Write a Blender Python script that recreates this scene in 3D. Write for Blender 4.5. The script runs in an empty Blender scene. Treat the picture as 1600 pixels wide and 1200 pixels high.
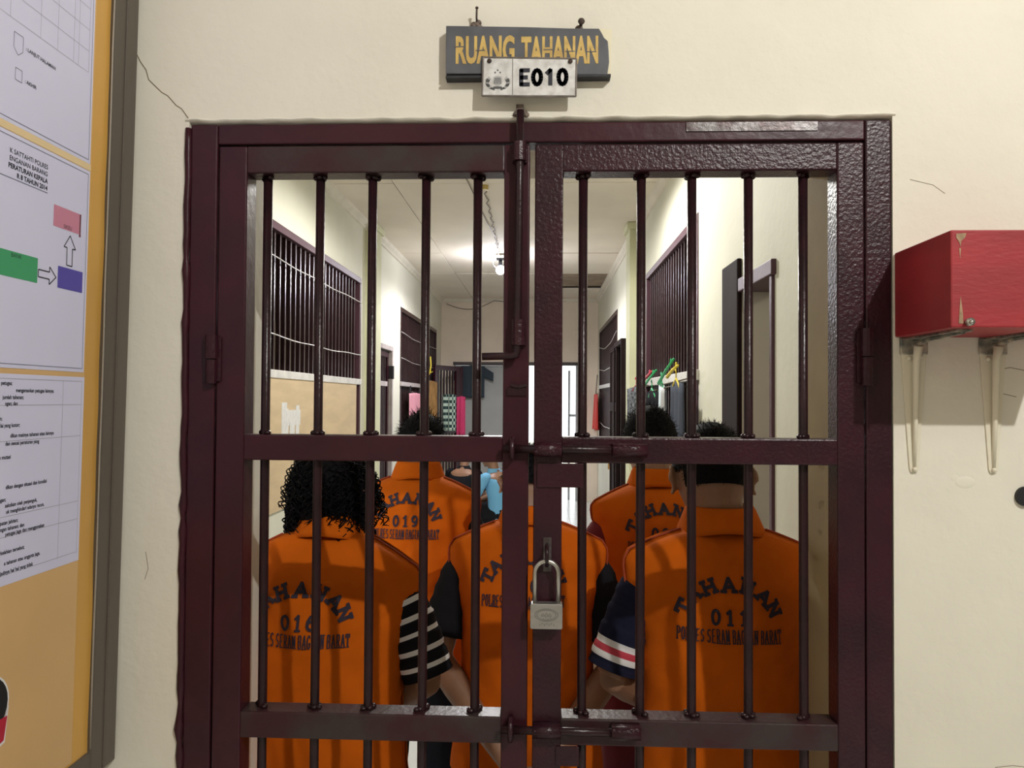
import bpy, bmesh, math, random
from math import sin, cos, pi, radians, sqrt
from mathutils import Vector, Matrix, noise
random.seed(7)
SC = bpy.context.scene
COL = SC.collection

# ------------------------------------------------------------------ camera, light, exposure
cam_d = bpy.data.cameras.new('camera'); cam = bpy.data.objects.new('camera', cam_d); COL.objects.link(cam)
SC.camera = cam
cam_d.sensor_width = 36; cam_d.lens = 36*1200/1600; cam_d.clip_start = .02
yaw, pitch, roll = radians(2.2365), radians(1.1248), radians(.34695)
fw = Vector((-sin(yaw)*cos(pitch), cos(yaw)*cos(pitch), sin(pitch)))
rt0 = Vector((cos(yaw), sin(yaw), 0)); up0 = rt0.cross(fw)
rt = cos(roll)*rt0 + sin(roll)*up0; up = -sin(roll)*rt0 + cos(roll)*up0
M3 = Matrix((rt, up, -fw)).transposed()
cam.matrix_world = Matrix.Translation((.0158, -1.3684, 1.63)) @ M3.to_4x4()

W = bpy.data.worlds.new('daylight'); SC.world = W; W.use_nodes = True
W.node_tree.nodes['Background'].inputs[0].default_value = (.93, .97, 1, 1)
W.node_tree.nodes['Background'].inputs[1].default_value = 2.6

def lamp(name, kind, loc, energy, color, size=.1, target=None):
    d = bpy.data.lights.new(name, kind); o = bpy.data.objects.new(name, d); COL.objects.link(o)
    o.location = loc; d.energy = energy; d.color = color
    if kind == 'AREA':
        d.shape = 'DISK'; d.size = size
        o.rotation_euler = (Vector(target)-Vector(loc)).to_track_quat('-Z', 'Y').to_euler()
    else: d.shadow_soft_size = size
    return o
lamp('front_room_lamp', 'POINT', (1.42, -2.25, 3.45), 212, (1, .985, .95), .025)
bl = lamp('corridor_bulb_light', 'SPOT', (-.456, 7.2, 3.0), 130, (.95, .93, 1), .05)
bl.data.spot_size = radians(176); bl.data.spot_blend = .35
lamp('corridor_bulb_spill', 'POINT', (-.456, 7.2, 2.98), 26, (.85, .87, 1), .05)
cl = lamp('corridor_fill', 'SPOT', (-.12, 3.55, 3.17), 150, (1, .98, .93), .06)  # unseen light added to brighten the near corridor, no fixture
cl.data.spot_size = radians(176); cl.data.spot_blend = .3
lamp('side_room_fill', 'POINT', (2.3, 1.4, 2.9), 16, (1, .92, .78), .07)  # added fill for the side room wall, no lamp known there
SC.view_settings.view_transform = 'Standard'; SC.view_settings.look = 'None'
SC.view_settings.gamma = 1; SC.view_settings.use_curve_mapping = False
SC.view_settings.exposure = 0.0

# ------------------------------------------------------------------ materials
def mat(name, col, rough=.6, metal=0, var=.0, vscale=8, bump=0, bscale=60, spec=.5, emit=0, col2=None, stretch=None, detail=6, bdist=.002):
    m = bpy.data.materials.new(name); m.use_nodes = True
    nt = m.node_tree; b = nt.nodes['Principled BSDF']
    b.inputs['Base Color'].default_value = (*col, 1); b.inputs['Roughness'].default_value = rough
    b.inputs['Metallic'].default_value = metal; b.inputs['Specular IOR Level'].default_value = spec
    if emit:
        b.inputs['Emission Color'].default_value = (*col, 1); b.inputs['Emission Strength'].default_value = emit
    if var or bump or col2:
        tc = nt.nodes.new('ShaderNodeTexCoord'); mp = nt.nodes.new('ShaderNodeMapping')
        nt.links.new(tc.outputs['Object'], mp.inputs[0])
        if stretch: mp.inputs['Scale'].default_value = stretch
    if var or col2:
        n = nt.nodes.new('ShaderNodeTexNoise'); n.inputs['Scale'].default_value = vscale; n.inputs['Detail'].default_value = detail
        nt.links.new(mp.outputs[0], n.inputs['Vector'])
        r = nt.nodes.new('ShaderNodeValToRGB'); c2 = col2 or tuple(c*(1-var) for c in col)
        r.color_ramp.elements[0].position = .38; r.color_ramp.elements[1].position = .62
        r.color_ramp.elements[0].color = (*c2, 1); r.color_ramp.elements[1].color = (*col, 1)
        nt.links.new(n.outputs['Fac'], r.inputs[0]); nt.links.new(r.outputs[0], b.inputs['Base Color'])
    if bump:
        n2 = nt.nodes.new('ShaderNodeTexNoise'); n2.inputs['Scale'].default_value = bscale; n2.inputs['Detail'].default_value = 4
        nt.links.new(mp.outputs[0], n2.inputs['Vector'])
        bp = nt.nodes.new('ShaderNodeBump'); bp.inputs['Strength'].default_value = bump; bp.inputs['Distance'].default_value = bdist
        nt.links.new(n2.outputs['Fac'], bp.inputs['Height']); nt.links.new(bp.outputs[0], b.inputs['Normal'])
    return m

M = {}
M['wall'] = mat('cream_plaster', (.79, .755, .655), .7, var=.05, vscale=3, bump=.35, bscale=22, bdist=.006)
M['room'] = mat('dim_room_paint', (.20, .18, .14), .8)
M['corr'] = mat('corridor_plaster', (.74, .725, .60), .7, var=.06, vscale=2, bump=.3, bscale=22, bdist=.005)
M['corr_far'] = mat('far_plaster', (.86, .74, .61), .75, var=.08, vscale=2, bump=.2, bscale=22)
M['pilaster'] = mat('pilaster_paint', (.68, .68, .45), .7, var=.08, vscale=4, bump=.2)
M['jamb'] = mat('tan_wall', (.40, .31, .175), .8, var=.12, vscale=5, bump=.3, bscale=30)  # darkened so the colour holds the gate jamb's shade; side room shares it
M['grey_wall'] = mat('grey_wall', (.42, .43, .42), .8, var=.06, vscale=4)
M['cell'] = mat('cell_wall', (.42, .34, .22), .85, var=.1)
M['ceil'] = mat('ceiling_panel', (.84, .755, .63), .8, var=.08, vscale=1.5)
M['ceil_gap'] = mat('ceiling_gap', (.30, .24, .18), .9)
M['damage'] = mat('stained_panel', (.38, .29, .21), .9, var=.3, vscale=5)
M['cornice'] = mat('cornice_paint', (.76, .70, .58), .7, var=.08)
M['maroon'] = mat('maroon_gloss', (.038, .0085, .0155), .30, var=.0, col2=(.027, .0075, .013), vscale=14, bump=.6, bscale=150, spec=.35, bdist=.0025)
M['maroon_flat'] = mat('maroon_thick', (.036, .0085, .0145), .34, col2=(.046, .0095, .016), vscale=14, bump=.3, bscale=45, bdist=.003, spec=.3)
M['maroon_worn'] = mat('maroon_worn', (.038, .009, .013), .36, col2=(.040, .028, .028), vscale=12, bump=.4, bscale=100, bdist=.002, spec=.35)
M['maroon_bar'] = mat('maroon_bar', (.026, .0085, .0115), .30, col2=(.017, .007, .009), vscale=25, bump=.5, bscale=120, bdist=.0015, spec=.35)
M['bare'] = mat('worn_grey_metal', (.16, .15, .15), .35, .5, col2=(.07, .05, .05), vscale=30, bump=.4, bscale=80)
M['olive_primer'] = mat('olive_primer', (.15, .14, .12), .5, col2=(.09, .06, .055), vscale=30, bump=.5)
M['grille'] = mat('grille_dark', (.040, .018, .020), .3, var=.3, vscale=20)
M['grille_frame'] = mat('grille_frame', (.085, .034, .048), .45, bump=.4, bscale=60)
M['whitewood'] = mat('white_sill', (.72, .70, .66), .6, var=.15, vscale=14)
M['ply'] = mat('plywood', (.66, .50, .30), .7, var=.12, vscale=3, stretch=(1, 1, 5), bump=.1)
M['patch'] = mat('white_patch', (.74, .73, .70), .8, var=.1, vscale=30)
M['tile'] = None
M['rod'] = mat('pale_rod', (.62, .60, .58), .35, .4)
M['lightframe'] = mat('pale_door_frame', (.50, .44, .42), .5, var=.2, vscale=10)
M['darkdoor'] = mat('dark_door', (.018, .008, .008), .75, var=.3, vscale=6, bump=.2, spec=.2)
M['beam'] = mat('dark_lintel', (.06, .045, .042), .6)
M['black'] = mat('black_matt', (.012, .012, .014), .6)
M['wire'] = mat('grey_wire', (.20, .16, .12), .6)
M['bulb'] = mat('lit_bulb', (.88, .92, 1), .3, emit=60)
M['socket'] = mat('black_socket', (.015, .015, .02), .4)
M['brass'] = mat('brass_rose', (.55, .42, .16), .35, .7)
M['white_loop'] = mat('white_wire', (.8, .8, .8), .5)
# front wall things
M['sign'] = mat('sign_board', (.105, .11, .125), .55, var=.25, vscale=20, bump=.15)
M['sign_edge'] = mat('sign_edge', (.03, .03, .035), .7, var=.4, vscale=30)
M['sign_letter'] = mat('sign_letter', (.67, .47, .14), .6, col2=(.50, .33, .10), vscale=40)
M['cream_chip'] = mat('bare_chip', (.78, .73, .55), .8)
M['plate'] = mat('white_plate', (.74, .74, .73), .35, col2=(.55, .54, .52), vscale=60)
M['plate_rim'] = mat('plate_rim', (.24, .21, .19), .5, .3, var=.4, vscale=40)
M['ink'] = mat('black_ink', (.018, .018, .03), .6)
M['ink_grey'] = mat('grey_ink', (.09, .09, .09), .6)
M['pale_grey'] = mat('pale_grey', (.42, .42, .42), .5)
M['rust'] = mat('rusty_nail', (.06, .035, .025), .7, var=.5, vscale=80)
M['plaster_lump'] = mat('plaster_lump', (.22, .17, .14), .9, var=.5, vscale=60)
M['red'] = mat('red_paint', (.36, .022, .030), .55, col2=(.29, .02, .028), vscale=6, bump=.25, bscale=60, stretch=(1, 1, 3))
M['red_dark'] = mat('red_paint_side', (.34, .021, .029), .6)
M['bare_wood'] = mat('chipped_wood', (.42, .28, .17), .8, var=.4, vscale=60)
M['steel'] = mat('steel', (.50, .48, .44), .3, .9, bump=.1)
M['bracket'] = mat('overpainted_bracket', (.76, .71, .57), .6, bump=.3)
M['bracket_bare'] = mat('bracket_bare', (.15, .17, .16), .4, .6, col2=(.55, .50, .42), vscale=50)
M['gold'] = mat('gold_satin', (.72, .40, .09), .42, var=.14, vscale=5, bump=.25, bscale=9, stretch=(1, 1, .35), bdist=.01)
M['tan'] = mat('tan_banner', (.72, .46, .21), .5, var=.05, vscale=8)
M['cream_strip'] = mat('cream_strip', (.80, .62, .36), .6)
M['board_frame'] = mat('board_frame', (.115, .095, .075), .5, var=.15, vscale=6, bump=.2, stretch=(1, 1, .2))
M['film'] = mat('film_edge', (.30, .27, .23), .4)
M['paper'] = mat('paper', (.69, .69, .90), .55, var=.02)
M['p_pink'] = mat('pink_print', (.62, .25, .36), .5)
M['p_green'] = mat('green_print', (.06, .36, .16), .5)
M['p_blue'] = mat('blue_print', (.10, .08, .42), .5)
M['p_line'] = mat('print_line', (.16, .16, .24), .6)
M['p_grid'] = mat('grid_line', (.42, .41, .48), .6)
M['p_red'] = mat('red_print', (.50, .02, .05), .5)
M['white'] = mat('white_print', (.82, .82, .84), .5)
M['crack'] = mat('crack_dark', (.22, .18, .12), .9)
# people
M['skin'] = mat('skin', (.30, .155, .090), .5, var=.15, vscale=12, bump=.1, bscale=200)
M['hair'] = mat('black_hair', (.005, .0045, .0055), .65, spec=.08)
M['vest'] = mat('orange_cloth', (.60, .116, .004), .85, var=.10, vscale=9, bump=.25, bscale=14, bdist=.012, spec=.1)
M['vest_edge'] = mat('orange_piping', (.34, .05, .010), .85)  # dark tone holds the shade along the armhole edge
M['thread'] = mat('navy_thread', (.022, .014, .030), .8)
M['black_cloth'] = mat('black_cloth', (.012, .012, .015), .9, bump=.2, bscale=40, spec=.08)
M['navy_cloth'] = mat('navy_cloth', (.014, .015, .034), .9, bump=.2, bscale=40, spec=.08)
M['white_cloth'] = mat('white_cloth', (.75, .74, .74), .9)
M['red_cloth'] = mat('red_cloth', (.50, .045, .07), .9, bump=.2)
M['maroon_cloth'] = mat('maroon_cloth', (.14, .012, .022), .9, bump=.2)
M['beige_cloth'] = mat('beige_cloth', (.42, .34, .24), .9, bump=.3)
M['blue_cloth'] = mat('blue_cloth', (.16, .42, .66), .9, bump=.2)
M['grey_cloth'] = mat('grey_cloth', (.075, .085, .11), .9, bump=.2, spec=.08)
M['slate_cloth'] = mat('slate_cloth', (.045, .06, .075), .9, bump=.2, spec=.08)
M['pink_cloth'] = mat('pink_cloth', (.68, .30, .36), .9, bump=.2)
M['ochre_cloth'] = mat('ochre_cloth', (.45, .24, .07), .9, var=.3, vscale=10)
M['scarlet_cloth'] = mat('scarlet_cloth', (.62, .05, .04), .8)
M['magenta_cloth'] = mat('magenta_cloth', (.62, .05, .16), .85)
M['speckle'] = mat('speckled_cloth', (.22, .24, .26), .9, col2=(.02, .02, .025), vscale=45)
M['palecloth'] = mat('pale_cloth', (.66, .76, .80), .85)
M['p_yellow'] = mat('yellow_plastic', (.78, .60, .04), .4)
M['g_plastic'] = mat('green_plastic', (.03, .42, .14), .4)
M['r_plastic'] = mat('pink_plastic', (.60, .08, .12), .4)
M['b_plastic'] = mat('teal_plastic', (.05, .22, .20), .4)
M['eye'] = mat('eye_white', (.7, .68, .64), .3)
M['sole'] = mat('rubber_sandal', (.05, .05, .06), .7)
M['outside'] = mat('sunlit_concrete', (.80, .76, .62), .9, var=.1)

def tile_mat():
    m = bpy.data.materials.new('white_tiles'); m.use_nodes = True; nt = m.node_tree; b = nt.nodes['Principled BSDF']
    tc = nt.nodes.new('ShaderNodeTexCoord'); br = nt.nodes.new('ShaderNodeTexBrick')
    br.offset = 0; br.inputs['Scale'].default_value = 1; br.inputs['Brick Width'].default_value = .4; br.inputs['Row Height'].default_value = .4
    br.inputs['Mortar Size'].default_value = .004; br.inputs['Color1'].default_value = (.72, .74, .72, 1)
    br.inputs['Color2'].default_value = (.68, .70, .69, 1); br.inputs['Mortar'].default_value = (.35, .34, .32, 1)
    nt.links.new(tc.outputs['Object'], br.inputs['Vector']); nt.links.new(br.outputs['Color'], b.inputs['Base Color'])
    b.inputs['Roughness'].default_value = .25
    return m
M['tile'] = tile_mat()
def check_mat():
    m = bpy.data.materials.new('checked_cloth'); m.use_nodes = True; nt = m.node_tree; b = nt.nodes['Principled BSDF']
    tc = nt.nodes.new('ShaderNodeTexCoord'); ch = nt.nodes.new('ShaderNodeTexChecker'); ch.inputs['Scale'].default_value = 22
    ch.inputs['Color1'].default_value = (.50, .62, .52, 1); ch.inputs['Color2'].default_value = (.02, .05, .05, 1)
    nt.links.new(tc.outputs['Object'], ch.inputs['Vector']); nt.links.new(ch.outputs['Color'], b.inputs['Base Color'])
    b.inputs['Roughness'].default_value = .9
    return m
M['check'] = check_mat()

# ------------------------------------------------------------------ mesh helpers
def frame_of(d, ref=None):
    d = d.normalized(); r = ref or Vector((0, 0, 1))
    if abs(d.dot(r)) > .95: r = Vector((1, 0, 0)) if abs(d.x) < .9 else Vector((0, 1, 0))
    a = d.cross(r).normalized(); b = a.cross(d).normalized()
    return a, b
class MB:
    def __init__(s): s.v = []; s.f = []; s.m = []
    def add(s, vs, fs, mi=0):
        o = len(s.v); s.v += [tuple(v) for v in vs]; s.f += [tuple(i+o for i in f) for f in fs]; s.m += [mi]*len(fs); return s
    def boxb(s, x0, x1, y0, y1, z0, z1, mi=0, T=None):
        vs = [Vector((x, y, z)) for z in (z0, z1) for y in (y0, y1) for x in (x0, x1)]
        if T: vs = [T @ v for v in vs]
        return s.add(vs, [(0, 2, 3, 1), (4, 5, 7, 6), (0, 1, 5, 4), (2, 6, 7, 3), (0, 4, 6, 2), (1, 3, 7, 5)], mi)
    def tube(s, pts, rad, n=10, cap=True, ref=None, ring_m=None, mi=0):
        pts = [Vector(p) for p in pts]; k = len(pts)
        if not isinstance(rad, (list, tuple)): rad = [rad]*k
        vs = []; a = None
        for i, p in enumerate(pts):
            d = (pts[min(i+1, k-1)]-pts[max(i-1, 0)])
            if a is None: a, b = frame_of(d, ref)
            else:
                d = d.normalized(); a = (a - d*a.dot(d)).normalized(); b = a.cross(d).normalized()
            r = rad[i]; ra, rb = r if isinstance(r, tuple) else (r, r)
            vs += [p + a*ra*cos(2*pi*j/n) + b*rb*sin(2*pi*j/n) for j in range(n)]
        o = len(s.v)
        for i in range(k-1):
            fs = [(i*n+j, (i+1)*n+j, (i+1)*n+(j+1) % n, i*n+(j+1) % n) for j in range(n)]
            s.f += [tuple(q+o for q in f) for f in fs]; s.m += [ring_m[i] if ring_m else mi]*n
        s.v += [tuple(v) for v in vs]
        if cap:
            s.f.append(tuple(o+j for j in range(n))); s.f.append(tuple(o+(k-1)*n+n-1-j for j in range(n)))
            s.m += [ring_m[0] if ring_m else mi, ring_m[-1] if ring_m else mi]
        return s
    def rings(s, rs, cap=True, mi=0):
        n = len(rs[0]); k = len(rs); vs = [v for r in rs for v in r]
        fs = [(i*n+j, i*n+(j+1) % n, (i+1)*n+(j+1) % n, (i+1)*n+j) for i in range(k-1) for j in range(n)]
        if cap: fs += [tuple(reversed(range(n))), tuple((k-1)*n+j for j in range(n))]
        return s.add(vs, fs, mi)
    def ell(s, c, r, R=None, nu=14, nv=9, mi=0):
        c = Vector(c); vs = []
        for i in range(1, nv):
            t = pi*i/nv
            for j in range(nu):
                p = 2*pi*j/nu; v = Vector((r[0]*sin(t)*cos(p), r[1]*sin(t)*sin(p), r[2]*cos(t)))
                vs.append(c + (R @ v if R else v))
        top = Vector((0, 0, r[2])); vs += [c+(R @ top if R else top), c-(R @ top if R else top)]
        q = (nv-1)*nu
        fs = [(i*nu+j, (i+1)*nu+j, (i+1)*nu+(j+1) % nu, i*nu+(j+1) % nu) for i in range(nv-2) for j in range(nu)]
        fs += [(q, j, (j+1) % nu) for j in range(nu)] + [(q+1, (nv-2)*nu+(j+1) % nu, (nv-2)*nu+j) for j in range(nu)]
        return s.add(vs, fs, mi)
    def prism(s, poly, to3, d0, d1, mi=0):
        n = len(poly); vs = [to3(x, y, d0) for x, y in poly] + [to3(x, y, d1) for x, y in poly]
        fs = [tuple(reversed(range(n))), tuple(range(n, 2*n))] + [(j, (j+1) % n, n+(j+1) % n, n+j) for j in range(n)]
        return s.add(vs, fs, mi)
    def grid(s, fn, nu, nv, mi=0, mfn=None):
        o = len(s.v)
        s.v += [tuple(fn(i/nu, j/nv)) for j in range(nv+1) for i in range(nu+1)]
        for j in range(nv):
            for i in range(nu):
                a = o+j*(nu+1)+i
                s.f.append((a, a+1, a+nu+2, a+nu+1)); s.m.append(mfn((i+.5)/nu, (j+.5)/nv) if mfn else mi)
        return s
    def build(s, name, mats, parent=None, smooth=False, bevel=0, remesh=0, solid=0, normals=True, subsurf=0, smooth_it=6, tr=None):
        if not isinstance(mats, (list, tuple)): mats = [mats]
        me = bpy.data.meshes.new(name); me.from_pydata(s.v, [], s.f)
        for m in mats: me.materials.append(m)
        me.polygons.foreach_set('material_index', s.m)
        if normals:
            bm = bmesh.new(); bm.from_mesh(me); bmesh.ops.recalc_face_normals(bm, faces=bm.faces); bm.to_mesh(me); bm.free()
        if smooth: me.polygons.foreach_set('use_smooth', [True]*len(me.polygons))
        me.update()
        o = bpy.data.objects.new(name, me); COL.objects.link(o)
        if parent: o.parent = parent
        if tr: o.location = tr
        if remesh:
            r = o.modifiers.new('r', 'REMESH'); r.mode = 'VOXEL'; r.voxel_size = remesh; r.use_smooth_shade = True
            sm = o.modifiers.new('s', 'SMOOTH'); sm.factor = .5; sm.iterations = smooth_it
            dg = bpy.context.evaluated_depsgraph_get(); ev = o.evaluated_get(dg)
            nm = bpy.data.meshes.new_from_object(ev); o.modifiers.clear(); o.data = nm; nm.name = name
            if not nm.materials:
                for m in mats: nm.materials.append(m)
        if solid:
            q = o.modifiers.new('t', 'SOLIDIFY'); q.thickness = solid; q.offset = 0
        if subsurf:
            q = o.modifiers.new('u', 'SUBSURF'); q.levels = subsurf; q.render_levels = subsurf
        if bevel:
            q = o.modifiers.new('b', 'BEVEL'); q.width = bevel; q.segments = 2; q.limit_method = 'ANGLE'
        return o

def tag(o, label=None, cat=None, group=None, kind=None):
    if label: o['label'] = label
    if cat: o['category'] = cat
    if group: o['group'] = group
    if kind: o['kind'] = kind
    return o
def empty(name, loc, label, cat, group=None, rot=(0, 0, 0)):
    o = bpy.data.objects.new(name, None); COL.objects.link(o); o.location = loc; o.rotation_euler = rot; o.empty_display_size = .1
    return tag(o, label, cat, group)
def struct(o, label=None):
    o['kind'] = 'structure'
    if label: o['label'] = label
    o['category'] = {'wall': 'wall', 'floor': 'floor', 'ceiling': 'ceiling', 'window': 'window', 'door': 'door', 'trim': 'trim'}.get(o.name.split('_')[0], 'trim')
    return o

# ---- lettering ----
def arc(cx, cy, rx, ry, a0, a1, n=8):
    return [(cx+rx*cos(radians(a0+(a1-a0)*i/n)), cy+ry*sin(radians(a0+(a1-a0)*i/n))) for i in range(n+1)]
GL = {
 'T': ([[(.5, 0), (.5, 1)], [(.03, 1), (.97, 1)], [(.04, 1), (.04, .76)], [(.96, 1), (.96, .76)]], [(.5, 0)]),
 'A': ([[(.1, 0), (.5, 1)], [(.9, 0), (.5, 1)], [(.26, .34), (.74, .34)]], [(.1, 0), (.9, 0)]),
 'H': ([[(.17, 0), (.17, 1)], [(.83, 0), (.83, 1)], [(.17, .5), (.83, .5)]], [(.17, 0), (.83, 0), (.17, 1), (.83, 1)]),
 'N': ([[(.17, 0), (.17, 1)], [(.17, 1), (.83, 0)], [(.83, 0), (.83, 1)]], [(.17, 0), (.83, 1), (.12, 1)]),
 'P': ([[(.2, 0), (.2, 1)], [(.2, 1), (.6, 1)]+arc(.6, .74, .28, .26, 90, -90)+[(.2, .48)]], [(.2, 0)]),
 'O': ([arc(.5, .5, .38, .5, 0, 360, 16)], []),
 'L': ([[(.2, 0), (.2, 1)], [(.2, 0), (.9, 0)], [(.9, 0), (.9, .25)]], [(.2, 1), (.2, 0)]),
 'R': ([[(.2, 0), (.2, 1)], [(.2, 1), (.6, 1)]+arc(.6, .75, .26, .25, 90, -90)+[(.2, .5)], [(.5, .5), (.88, 0)]], [(.2, 0), (.88, 0)]),
 'E': ([[(.2, 0), (.2, 1)], [(.2, 1), (.88, 1)], [(.2, .5), (.7, .5)], [(.2, 0), (.88, 0)]], []),
 'S': ([arc(.5, .75, .34, .25, 30, 270, 10)+arc(.5, .25, .34, .25, 90, -150, 10)], []),
 'M': ([[(.14, 0), (.14, 1)], [(.14, 1), (.5, .2)], [(.5, .2), (.86, 1)], [(.86, 1), (.86, 0)]], [(.14, 0), (.86, 0)]),
 'B': ([[(.2, 0), (.2, 1)], [(.2, 1), (.55, 1)]+arc(.55, .76, .27, .24, 90, -90)+[(.2, .52)], [(.2, .52), (.58, .52)]+arc(.58, .26, .28, .26, 90, -90)+[(.2, 0)]], []),
 'G': ([arc(.5, .5, .38, .5, 40, 330, 14)+[(.84, .42), (.55, .42)]], []),
 'I': ([[(.5, 0), (.5, 1)]], [(.5, 0), (.5, 1)]),
 'U': ([[(.15, 1), (.15, .35)]+arc(.5, .35, .35, .35, 180, 360, 10)+[(.85, 1)]], []),
 '0': ([arc(.5, .5, .36, .5, 0, 360, 16)], []),
 '1': ([[(.25, .78), (.55, 1), (.55, 0)]], [(.55, 0)]),
 '2': ([arc(.5, .7, .36, .3, 165, -35, 10)+[(.15, 0), (.88, 0)]], []),
 '6': ([arc(.5, .3, .36, .3, 0, 360, 14), [(.14, .3), (.2, .65), (.45, .95), (.75, .98)]], []),
 '9': ([arc(.5, .7, .36, .3, 0, 360, 14), [(.86, .7), (.8, .35), (.55, .05), (.25, .02)]], []),
}
def glyph_quads(ch, w, h, t, serif=0, st=None):
    """quads of one letter, in metres, origin at its lower left corner"""
    strokes, ser = GL[ch]; q = []; st = st or t*.8
    for pl in strokes:
        P = [Vector((x*w, y*(h-t)+t/2)) for x, y in pl]
        for a, b in zip(P, P[1:]):
            d = b-a; L = d.length
            if L < 1e-6: continue
            d /= L; nrm = Vector((-d.y, d.x))*t/2; e = d*t*.3
            k = max(1, int(L/.02))
            for i in range(k):
                p0 = a + (b-a)*i/k - (e if i == 0 else Vector((0, 0))); p1 = a+(b-a)*(i+1)/k + (e if i == k-1 else Vector((0, 0)))
                q.append([p0-nrm, p1-nrm, p1+nrm, p0+nrm])
    if serif:
        for x, y in ser:
            c = Vector((x*w, y*(h-st)+st/2))
            q.append([c+Vector((dx*serif/2, dy*st/2)) for dx, dy in ((-1, -1), (1, -1), (1, 1), (-1, 1))])
    return q
def put_quads(mb, quads, fn, mi=0):
    for q in quads: mb.add([fn(p) for p in q], [(0, 1, 2, 3)], mi)
def line_quads(txt, w, h, t, gap, serif=0, space=.6):
    out = []; x = 0
    for ch in txt:
        if ch == ' ': x += w*space; continue
        out += [[p+Vector((x, 0)) for p in q] for q in glyph_quads(ch, w if ch != 'I' else w*.75, h, t, serif)]
        x += (w if ch != 'I' else w*.75)+gap
    tot = x-gap
    return [[p-Vector((tot/2, 0)) for p in q] for q in out], tot
def font_mesh(txt, size, bold=0, align='LEFT', squeeze=1):
    cu = bpy.data.curves.new('t', 'FONT'); cu.body = txt; cu.size = size; cu.offset = bold; cu.align_x = align; cu.resolution_u = 3
    o = bpy.data.objects.new('t', cu); COL.objects.link(o)
    dg = bpy.context.evaluated_depsgraph_get(); me = bpy.data.meshes.new_from_object(o.evaluated_get(dg))
    vs = [(v.co.x*squeeze, v.co.y) for v in me.vertices]; fs = [tuple(p.vertices) for p in me.polygons]
    bpy.data.objects.remove(o); bpy.data.curves.remove(cu); bpy.data.meshes.remove(me)
    return vs, fs
def put_font(mb, txt, size, fn, bold=0, align='LEFT', squeeze=1, mi=0):
    vs, fs = font_mesh(txt, size, bold, align, squeeze); mb.add([fn(Vector(v)) for v in vs], fs, mi)

# ------------------------------------------------------------------ the setting
CZ = 3.25; XL, XR, YB = -1.62, .91, 11.0
struct(MB().boxb(-4.6, 4.6, -4.1, 12.2, -.12, 0).build('floor', M['tile']))
# front room
w = MB()
w.boxb(-.95, -.63, 0, .38, 0, 3.7); w.boxb(-.63, .63, 0, .38, 2.135, 3.7); w.boxb(.63, 3.2, 0, .38, 0, 3.7)
struct(w.build('wall_front', M['wall']), 'cream plaster wall around the barred gate')
jb = struct(MB().boxb(.60, .631, .056, .381, 0, 2.136).build('trim_1', M['jamb']), 'shade-darkened tan jamb behind the gate with faint scratched writing')
def on_jamb(p): return (.5992, .11+p.x, 0+p.y)
gr = MB()
for txt, y0, z0, s in (('L2', .10, 1.49, .035), ('Ma', .10, 1.405, .03), ('no', .09, 1.35, .024), ('Gu', .07, 1.29, .026)):
    put_font(gr, txt, s, lambda p, y0=y0, z0=z0: (.5992, .38-(y0+.03)+p.x*1.0, z0+p.y))
gr.build('scratched_writing', mat('scratch', (.36, .28, .15), .9), jb)
struct(MB().boxb(-.95, -.80, -4, 0, 0, 3.7).build('wall_left', M['wall']))
struct(MB().boxb(3.0, 3.15, -4, 0, 0, 3.7).build('wall_right', M['room']))
struct(MB().boxb(-.95, 3.15, -4.15, -4, 0, 3.7).build('wall_back', M['room']))
struct(MB().boxb(-.95, 3.2, -4.15, .38, 3.7, 3.82).build('ceiling', M['room']))
# plaster crack running up from the frame's corner
cr = MB(); P = [(-.632, 2.139), (-.645, 2.157), (-.655, 2.163), (-.671, 2.181), (-.682, 2.187), (-.707, 2.211), (-.712, 2.229), (-.722, 2.243), (-.731, 2.26), (-.736, 2.31)]
cr.tube([(x, .0002, z) for x, z in P], .0011, 5)
cr.tube([(-.700, .0002, 1.30), (-.694, .0002, 1.32), (-.699, .0002, 1.35)], .0007, 5)
cr.build('wall_crack', M['crack'], bpy.data.objects['wall_front'])
cr = MB()
for pts in ([(.66, 1.69), (.665, 1.66), (.652, 1.60), (.655, 1.55)], [(.80, 1.685), (.83, 1.690), (.86, 1.684), (.90, 1.686)], [(.80, 1.64), (.815, 1.645), (.84, 1.639)], [(.80, 1.0), (.83, 1.004), (.87, 1.0)], [(.66, 2.02), (.70, 2.01), (.72, 1.995)]):
    cr.tube([(x, .0001, z) for x, z in pts], .0006, 5)
cr.build('wall_crack', M['crack'], bpy.data.objects['wall_front'])
# chipped plaster along the top of the frame
tr = MB()
tr.grid(lambda u, v: (-.635+1.27*u, .012-.016*sin(pi*min(1, v*1.2))*(1+.4*noise.noise((u*30, 0, 3))), 2.129+.016*v+.003*noise.noise((u*40, v, 0))*(1-v)), 120, 6)
struct(tr.build('trim_2', M['wall'], smooth=True), 'rough plaster edge above the gate frame')

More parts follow.
